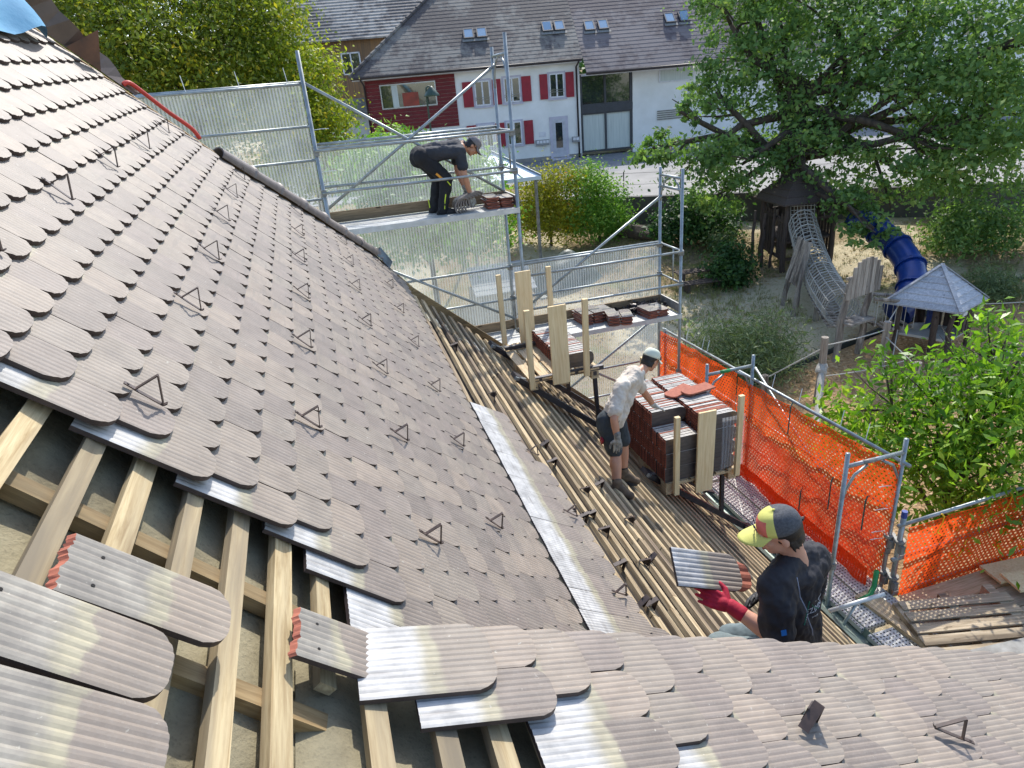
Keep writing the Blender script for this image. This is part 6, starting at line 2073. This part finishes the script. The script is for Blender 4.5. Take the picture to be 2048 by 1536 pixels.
# ---------- worker beside the tall tile stack
wm = thing('person', (2.4, 5.4, -3.85), 'worker in cream t-shirt, dark shorts and pale cap, leaning over the tall tile stack', 'person')
k = .95; SM = 1.107
hd = V((2.70, 5.28, -2.43)) * SM; fw = V((.80, .30, -.50)); upv = V((.45, .15, .88))
hp, P_, R_, _ = head_prims(hd, fw, upv, k)
neck, shN, shF = V((2.54, 5.2, -2.50)), V((2.27, 5.03, -2.53)), V((2.56, 5.38, -2.57))
hipN, hipF = V((2.13, 5.02, -2.86)), V((2.30, 5.20, -2.92))
elN, wrN = V((2.13, 4.93, -2.74)), V((2.13, 4.93, -2.93))
elN = V((2.14, 4.88, -2.74)); wrN = V((2.15, 4.84, -2.915))
elF, wrF = V((2.72, 5.46, -2.84)), V((2.86, 5.52, -3.04))
knN, knF = V((2.17, 4.93, -3.12)), V((2.38, 5.22, -3.20))
anN, anF = V((2.12, 4.80, -3.40)), V((2.36, 5.18, -3.54))
neck, shN, shF, hipN, hipF, elN, wrN, elF, wrF, knN, knF, anN, anF = [p * SM for p in (neck, shN, shF, hipN, hipF, elN, wrN, elF, wrF, knN, knF, anN, anF)]
torso = (neck * .3 + (shN + shF) * .35); pel = (hipN + hipF) / 2
body = hp + [('c', P_(0, -.03, -.07), neck, .052 * k, .058 * k), ('c', neck, torso.lerp(pel, .4), .06 * k, .1 * k), ('c', torso.lerp(pel, .4), pel, .1 * k, .1 * k), ('c', neck, shN, .05 * k, .055 * k), ('c', neck, shF, .05 * k, .055 * k)]
body += limb(shN, elN, wrN, .05 * k, .042 * k, .028 * k) + limb(shF, elF, wrF, .05 * k, .042 * k, .028 * k)
body += limb(hipN, knN, anN, .082 * k, .06 * k, .04 * k) + limb(hipF, knF, anF, .082 * k, .06 * k, .04 * k)
for kk, an in ((knN, anN), (knF, anF)):
    body.append(('e', kk.lerp(an, .3) + V((-.02, 0, 0)), (.052 * k, .052 * k, .09 * k)))
blob('body', body, SKIN, wm, .010, 4)
face(P_, R_, k, wm)
hair(P_, R_, k, wm)
cap(P_, R_, k, wm, (M_CAPC, M_CAPC, M_CAPC, M_CAPC), .02)
sh = [('c', neck.lerp(torso, .5), torso.lerp(pel, .5), .10 * k, .125 * k), ('c', torso.lerp(pel, .5), pel + V((.02, 0, .03)), .125 * k, .12 * k), ('c', shN, shF, .082 * k, .082 * k),
      ('c', shN.lerp(neck, .15), hipN + V((.02, 0, .04)), .085 * k, .095 * k), ('c', shF.lerp(neck, .15), hipF + V((.02, 0, .04)), .085 * k, .095 * k),
      ('c', shN, shN.lerp(elN, .72), .072 * k, .075 * k), ('c', shF, shF.lerp(elF, .68), .072 * k, .075 * k), ('c', shN, neck, .07 * k, .062 * k), ('c', shF, neck, .07 * k, .062 * k)]
blob('t_shirt', sh, M_SHIRTW, wm, .008, 2, .05)
blob('shorts', [('c', hipN + V((0, 0, .05)), hipF + V((0, 0, .05)), .112 * k, .112 * k), ('c', hipN, hipN.lerp(knN, .86), .112 * k, .092 * k), ('c', hipF, hipF.lerp(knF, .86), .112 * k, .092 * k), ('c', pel + V((-.04, 0, .02)), pel + V((-.03, 0, -.06)), .1 * k, .1 * k)], M_SHORT, wm, .009, 3, .022)
MB().box(hipN + V((-.085, -.06, -.13)), (.02, .05, .06), Matrix.Rotation(.4, 3, 'X')).build('red_tag', M_SHUT, wm)
gN = blob('glove', hand_prims(wrN, (.03, .0, -1), (-.2, -1, 0), 1, k * 1.12, .22) + [('c', wrN + V((0, 0, .05)), wrN, .036 * k, .034 * k)], M_GLOVEG, wm, .0045, 1)
gF = blob('glove', hand_prims(wrF, (.72, .15, -.5), (.45, .1, .85), -1, k * 1.12, .12, .35) + [('c', wrF - V((.03, .01, -.035)), wrF, .036 * k, .034 * k)], M_GLOVEW, wm, .0045, 1)
for an, kn, toe in ((anN, knN, anN + V((.14, -.14, -.05))), (anF, knF, anF + V((.16, -.10, -.06)))):
    blob('sock', [('c', an, an.lerp(kn, .22), .047 * k, .05 * k)], M_SOCK, wm, .008, 2)
    boot(an + V((0, 0, .03)), toe + V((0, 0, .03)), k, wm, M_BOOT, up=(.25, 0, .97))

# ---------- worker bending on the upper deck
wb = thing('person', (1.7, 9.65, -1.55), 'worker in dark grey shirt and black trousers bending over tiles on the upper deck', 'person')
k = 1.0
hd = V((2.20, 9.68, -.70)); fw = V((.55, -.12, -.80)); upv = V((.82, .0, .45))
hp, P_, R_, _ = head_prims(hd, fw, upv, k)
neck, shN, shF = V((2.06, 9.68, -.66)), V((1.98, 9.52, -.74)), V((1.99, 9.85, -.66))
hipN, hipF = V((1.46, 9.57, -.76)), V((1.46, 9.78, -.74))
elN, wrN = V((2.0, 9.47, -1.04)), V((2.07, 9.52, -1.34))
elF, wrF = V((1.98, 9.82, -1.02)), V((2.06, 9.76, -1.28))
knN, knF = V((1.76, 9.55, -1.08)), V((1.68, 9.80, -1.08))
anN, anF = V((1.65, 9.56, -1.47)), V((1.58, 9.80, -1.47))
torso, pel = V((1.95, 9.68, -.70)), V((1.46, 9.68, -.75))
body = hp + [('c', P_(0, -.03, -.07), neck, .052, .058), ('c', neck, torso, .06, .11), ('c', torso, pel, .11, .11), ('c', neck, shN, .05, .055), ('c', neck, shF, .05, .055)]
body += limb(shN, elN, wrN, .052, .044, .03) + limb(shF, elF, wrF, .052, .044, .03) + limb(hipN, knN, anN, .085, .06, .045) + limb(hipF, knF, anF, .085, .06, .045)
blob('body', body, SKIN, wb, .011, 4)
face(P_, R_, k, wb); hair(P_, R_, k, wb)
cap(P_, R_, k, wb, (M_CAPG, M_CAPG, M_CAPG, M_CAPG), .02)
blob('sunglasses', [('c', P_(-.05, .088, .012), P_(.05, .088, .012), .016, .016), ('c', P_(.05, .085, .012), P_(.078, .0, .012), .006, .005), ('c', P_(-.05, .085, .012), P_(-.078, .0, .012), .006, .005)], M_EYE, wb, .004, 1)
blob('t_shirt', [('c', torso, torso.lerp(pel, .55), .125, .13), ('c', torso.lerp(pel, .55), pel + V((.08, 0, .02)), .13, .125), ('c', shN, shF, .085, .085), ('c', shN, hipN + V((.1, 0, .03)), .09, .1), ('c', shF, hipF + V((.1, 0, .03)), .09, .1),
      ('c', shN, shN.lerp(elN, .6), .078, .08), ('c', shF, shF.lerp(elF, .6), .078, .08), ('c', torso, neck, .1, .064)], M_TEE, wb, .010, 3, .03)
blob('trousers', [('c', hipN, hipF, .125, .125), ('c', pel + V((-.02, 0, -.03)), pel + V((.1, 0, .0)), .135, .12), ('c', hipN, knN, .115, .085), ('c', hipF, knF, .115, .085), ('c', knN, anN + V((0, 0, -.03)), .088, .075), ('c', knF, anF + V((0, 0, -.03)), .088, .075)], M_PANT, wb, .010, 3, .03)
M_NEON = simple('neon_stripe', srgb(216, 236, 60), None, 8, .6, 0)
M_ORNG = simple('orange_patch', srgb(240, 160, 50), None, 8, .6, 0)
MB().tube([anN + V((.02, -.078, .0)), anN + V((.035, -.084, .1)), anN + V((.06, -.088, .2))], .008, 5).build('neon_stripe', M_NEON, wb)
MB().tube([anF + V((-.07, -.04, .0)), anF + V((-.075, -.03, .12))], .008, 5).build('neon_stripe', M_NEON, wb)
MB().tube([knN + V((-.01, -.085, -.02)), knN + V((.03, -.088, -.08))], .008, 5).build('neon_stripe', M_NEON, wb)
MB().box(knN.lerp(hipN, .2) + V((-.05, -.09, -.01)), (.12, .01, .03), Matrix.Rotation(.8, 3, 'Y')).build('orange_patch', M_ORNG, wb)
blob('glove', hand_prims(wrN, (.3, .05, -.95), (.3, -.95, .1), 1, 1.1, .4) + [('c', wrN + V((-.015, 0, .05)), wrN, .036, .034)], M_GLOVEG, wb, .0055, 1)
blob('glove', hand_prims(wrF, (.3, -.1, -.95), (.3, .95, .1), -1, 1.1, .4) + [('c', wrF + V((-.02, .01, .05)), wrF, .036, .034)], M_GLOVEG, wb, .0055, 1)
for an, dx in ((anN, .2), (anF, .12)):
    boot(an, an + V((.2, -.03, -.05)), 1.0, wb, M_BOOTB)

# ---------- worker in the foreground handing up a tile
wf = thing('person', (2.4, 2.65, -3.5), 'worker in black t-shirt and yellow-grey cap holding a ribbed tile in red gloves', 'person')
s9 = .80
k = 1.02
hd = V((1.855, 2.275, -2.085)); fw = V((-.82, .40, -.34)); upv = V((-.12, .0, 1))
hp, P_, R_, _ = head_prims(hd, fw, upv, k)
neck = V((1.94, 2.26, -2.245))
shL, shR = V((1.775, 2.17, -2.31)), V((2.13, 2.33, -2.37))
elL, wrL = V((1.745, 2.07, -2.55)), V((1.605, 2.27, -2.465))
elR, wrR = V((2.22, 2.47, -2.64)), V((1.95, 2.42, -2.60))
pel = V((2.05, 2.28, -2.93))
hipL, hipR = pel + V((-.07, -.10, -.0)), pel + V((.06, .11, -.02))
knL, knR = V((1.61, 2.33, -2.80)), V((1.86, 2.58, -3.06))
anL, anR = V((1.70, 2.33, -3.19)), V((2.08, 2.52, -3.47))
torso = neck.lerp(pel, .35)
body = hp + [('c', P_(0, -.03, -.07), neck, .056, .062), ('c', neck, torso, .065, .11), ('c', torso, pel, .11, .11), ('c', neck, shL, .05, .06), ('c', neck, shR, .05, .06)]
body += limb(shL, elL, wrL, .052, .045, .03) + limb(shR, elR, wrR, .052, .045, .03) + limb(hipL, knL, anL, .08, .06, .045) + limb(hipR, knR, anR, .08, .06, .045)
blob('body', body, SKIN2, wf, .009, 4)
face(P_, R_, k, wf); hair(P_, R_, k, wf, .0)
blob('hair_tuft', [('c', P_(0, -.1, .03), P_(0, -.125, .04), .014, .006), ('c', P_(.02, -.1, .02), P_(.03, -.13, .025), .012, .005)], M_HAIR, wf, .005, 1)
cp = cap(P_, R_, k, wf, (M_CAPY, M_CAPM, M_CAPY, M_CAPP), .012, bill_len=.1)
# embroidered squiggle on the band
sq = [P_(.02 + .012 * sin(i * 1.9), .099 + .003, .05 + .0042 * i) for i in range(9)]
for dx in (-.035, .0, .03):
    pts = [P_(-dx * 1.0 + .010 * sin(i * 2.3 + dx * 90), .1005 - abs(dx) * .22, .055 + .0065 * i) for i in range(7)]
    MB().tube(pts, .0028, 5).build('stitching', M_NAVY, cp)
chest = torso
blob('t_shirt', [('c', neck.lerp(torso, .55), torso.lerp(pel, .5), .125, .128), ('c', torso.lerp(pel, .5), pel, .128, .125), ('c', shL, shR, .085, .085), ('c', shL.lerp(neck, .1), hipL + V((.02, .02, .05)), .088, .1), ('c', shR.lerp(neck, .1), hipR + V((0, -.02, .05)), .088, .1),
      ('c', shL, shL.lerp(elL, .82), .084, .088), ('c', shR, shR.lerp(elR, .75), .082, .085), ('c', neck, neck.lerp(torso, .5), .068, .115), ('c', shL, neck, .075, .066), ('c', shR, neck, .075, .066)], M_TEE2, wf, .007, 2, .045)
blob('trousers', [('c', hipL, hipR, .12, .12), ('c', hipL, knL, .105, .085), ('c', hipR, knR, .105, .085), ('c', knL, anL, .085, .07), ('c', knR, anR, .085, .07)], M_JEAN, wf, .010, 3, .03)
blob('glove', hand_prims(wrL, V((-.62, .55, .22)), V((-.15, -.75, .6)), 1, 1.12, .28, .1, .9), M_GLOVER, wf, .0045, 1)
blob('cuff', [('c', wrL + (elL - wrL).normalized() * .06, wrL, .040, .037)], M_GLOVER, wf, .006, 2)
blob('glove', hand_prims(wrR, V((-.8, -.1, .1)), V((.1, .8, .5)), 1, 1.12, .5), M_RUBBER, wf, .0045, 1)
# shirt seam, sleeve badge, back print
bk_dir = V((.36, -.88, .30)).normalized()
dg = bpy.context.evaluated_depsgraph_get()
shirt = [c for c in wf.children if c.name.startswith('t_shirt')][0]
from mathutils.bvhtree import BVHTree
def shirt_hit(p, d):
    me = shirt.data
    bv = shirt_hit.bv if hasattr(shirt_hit, 'bv') else BVHTree.FromPolygons([v.co for v in me.vertices], [tuple(q.vertices) for q in me.polygons])
    shirt_hit.bv = bv
    mi = wmat(shirt).inverted()
    h = bv.ray_cast(mi @ V(p), V(d))
    return (wmat(shirt) @ h[0], h[1]) if h[0] else (None, None)
# contrast seam from collar over the shoulder blade
pts = []
for i in range(10):
    t = i / 9
    tgt = neck.lerp(shL, .62).lerp(hipL.lerp(hipR, .25), t * .62)
    h, n = shirt_hit(tgt + bk_dir * .5, -bk_dir)
    if h: pts.append(h + n * .002)
if len(pts) > 2: MB().tube(pts, .003, 5).build('seam', simple('pale_seam', srgb(168, 176, 196), None, 8, .7, 0), wf)
h, n = shirt_hit(shL.lerp(elL, .66) + V((-.25, -.8, .1)), V((.25, .8, -.1)).normalized())
if h:
    MB().box(h + n * .002, (.026, .004, .026), n.to_track_quat('-Y', 'Z').to_matrix()).build('sleeve_badge', simple('blue_badge', srgb(24, 120, 200), None, 8, .6, 0), wf)
def shirt_text(txt, centre, size, mat, name, up=V((0, 0, 1))):
    """lettering printed on the back of the shirt, laid onto the cloth"""
    cu = bpy.data.curves.new(name, 'FONT'); cu.body = txt; cu.size = size; cu.align_x = 'CENTER'; cu.align_y = 'CENTER'
    tmp = bpy.data.objects.new('tmp_text', cu); COL.objects.link(tmp)
    me = bpy.data.meshes.new_from_object(tmp.evaluated_get(bpy.context.evaluated_depsgraph_get()))
    bpy.data.objects.remove(tmp)
    zz = bk_dir; xx = up.cross(zz).normalized(); yy = zz.cross(xx)
    bm = bmesh.new(); bm.from_mesh(me)
    bmesh.ops.subdivide_edges(bm, edges=bm.edges, cuts=1)
    for v in bm.verts:
        p = centre + xx * v.co.x + yy * v.co.y
        h, n = shirt_hit(p + zz * .5, -zz)
        v.co = (h + n * .0025) if h else p + zz * .13
    bm.to_mesh(me); bm.free()
    me.materials.append(mat)
    o = bpy.data.objects.new(name, me); COL.objects.link(o); attach(o, wf)
M_PRINT = simple('white_print', srgb(224, 226, 228), None, 8, .7, 0)
M_PRINTG = simple('green_print', srgb(40, 120, 92), None, 8, .7, 0)
ctr = neck.lerp(pel, .42) + bk_dir * .05 + V((-.02, -.02, 0))
shirt_text('/BEZIMME', ctr + V((0, 0, -.015)), .042, M_PRINT, 'back_print')
shirt_text('- CHEN', ctr + V((.05, .03, .035)), .036, M_PRINT, 'back_print')
shirt_text('www', ctr + V((.0, 0, -.055)), .02, M_PRINT, 'back_print')
zz = bk_dir; xx = V((0, 0, 1)).cross(zz).normalized()
pts = []
for u, w in ((-.11, -.045), (-.075, .0), (-.04, .055), (-.005, .0), (.03, -.03)):
    h, n = shirt_hit(ctr + xx * u + V((0, 0, w)) + zz * .5, -zz)
    if h: pts.append(h + n * .002)
if len(pts) > 2: MB().tube(pts, .003, 5).build('mountain_print', M_PRINTG, wf)
# the tile he holds: dark ribbed face up, red underside pieces behind it
ta, tb, tc_ = V((1.66, 2.95, -2.85)) * s9, V((2.24, 2.95, -3.10)) * s9, V((1.76, 3.10, -2.78)) * s9
uy = (ta - tb).normalized()                 # from tip (right) to head (left)
vx = (tc_ - ta); vx = (vx - uy * vx.dot(uy)).normalized()
nz = vx.cross(uy).normalized()
if nz.z < 0: nz = -nz
xx = uy.cross(nz)
tipc = tb + (tc_ - ta) * .5 - uy * (.02)
ME_HELD = tile_mesh('held_tile', [tile_material('tile_held', expo=.2), M_TEDGE], l=.42, rows=(0.0, .05, .16, .42), w=.2)
inst('held_tile', ME_HELD, frame(tipc + uy * .10, xx, uy, nz), None, label='ribbed dark tile with a silvery head held by the worker in red gloves', category='roof tile')
ME_HR = tile_mesh('red_tile', [M_TERRA, M_TERRA], l=.36, rows=(0.0, .05, .16, .36), w=.16, amp=.006, ribs=3)
inst('held_tile', ME_HR, frame(tipc + uy * -.0 - nz * .035, xx, uy, nz), None, label='bare terracotta tile held beneath the ribbed one by the foreground worker', category='roof tile')
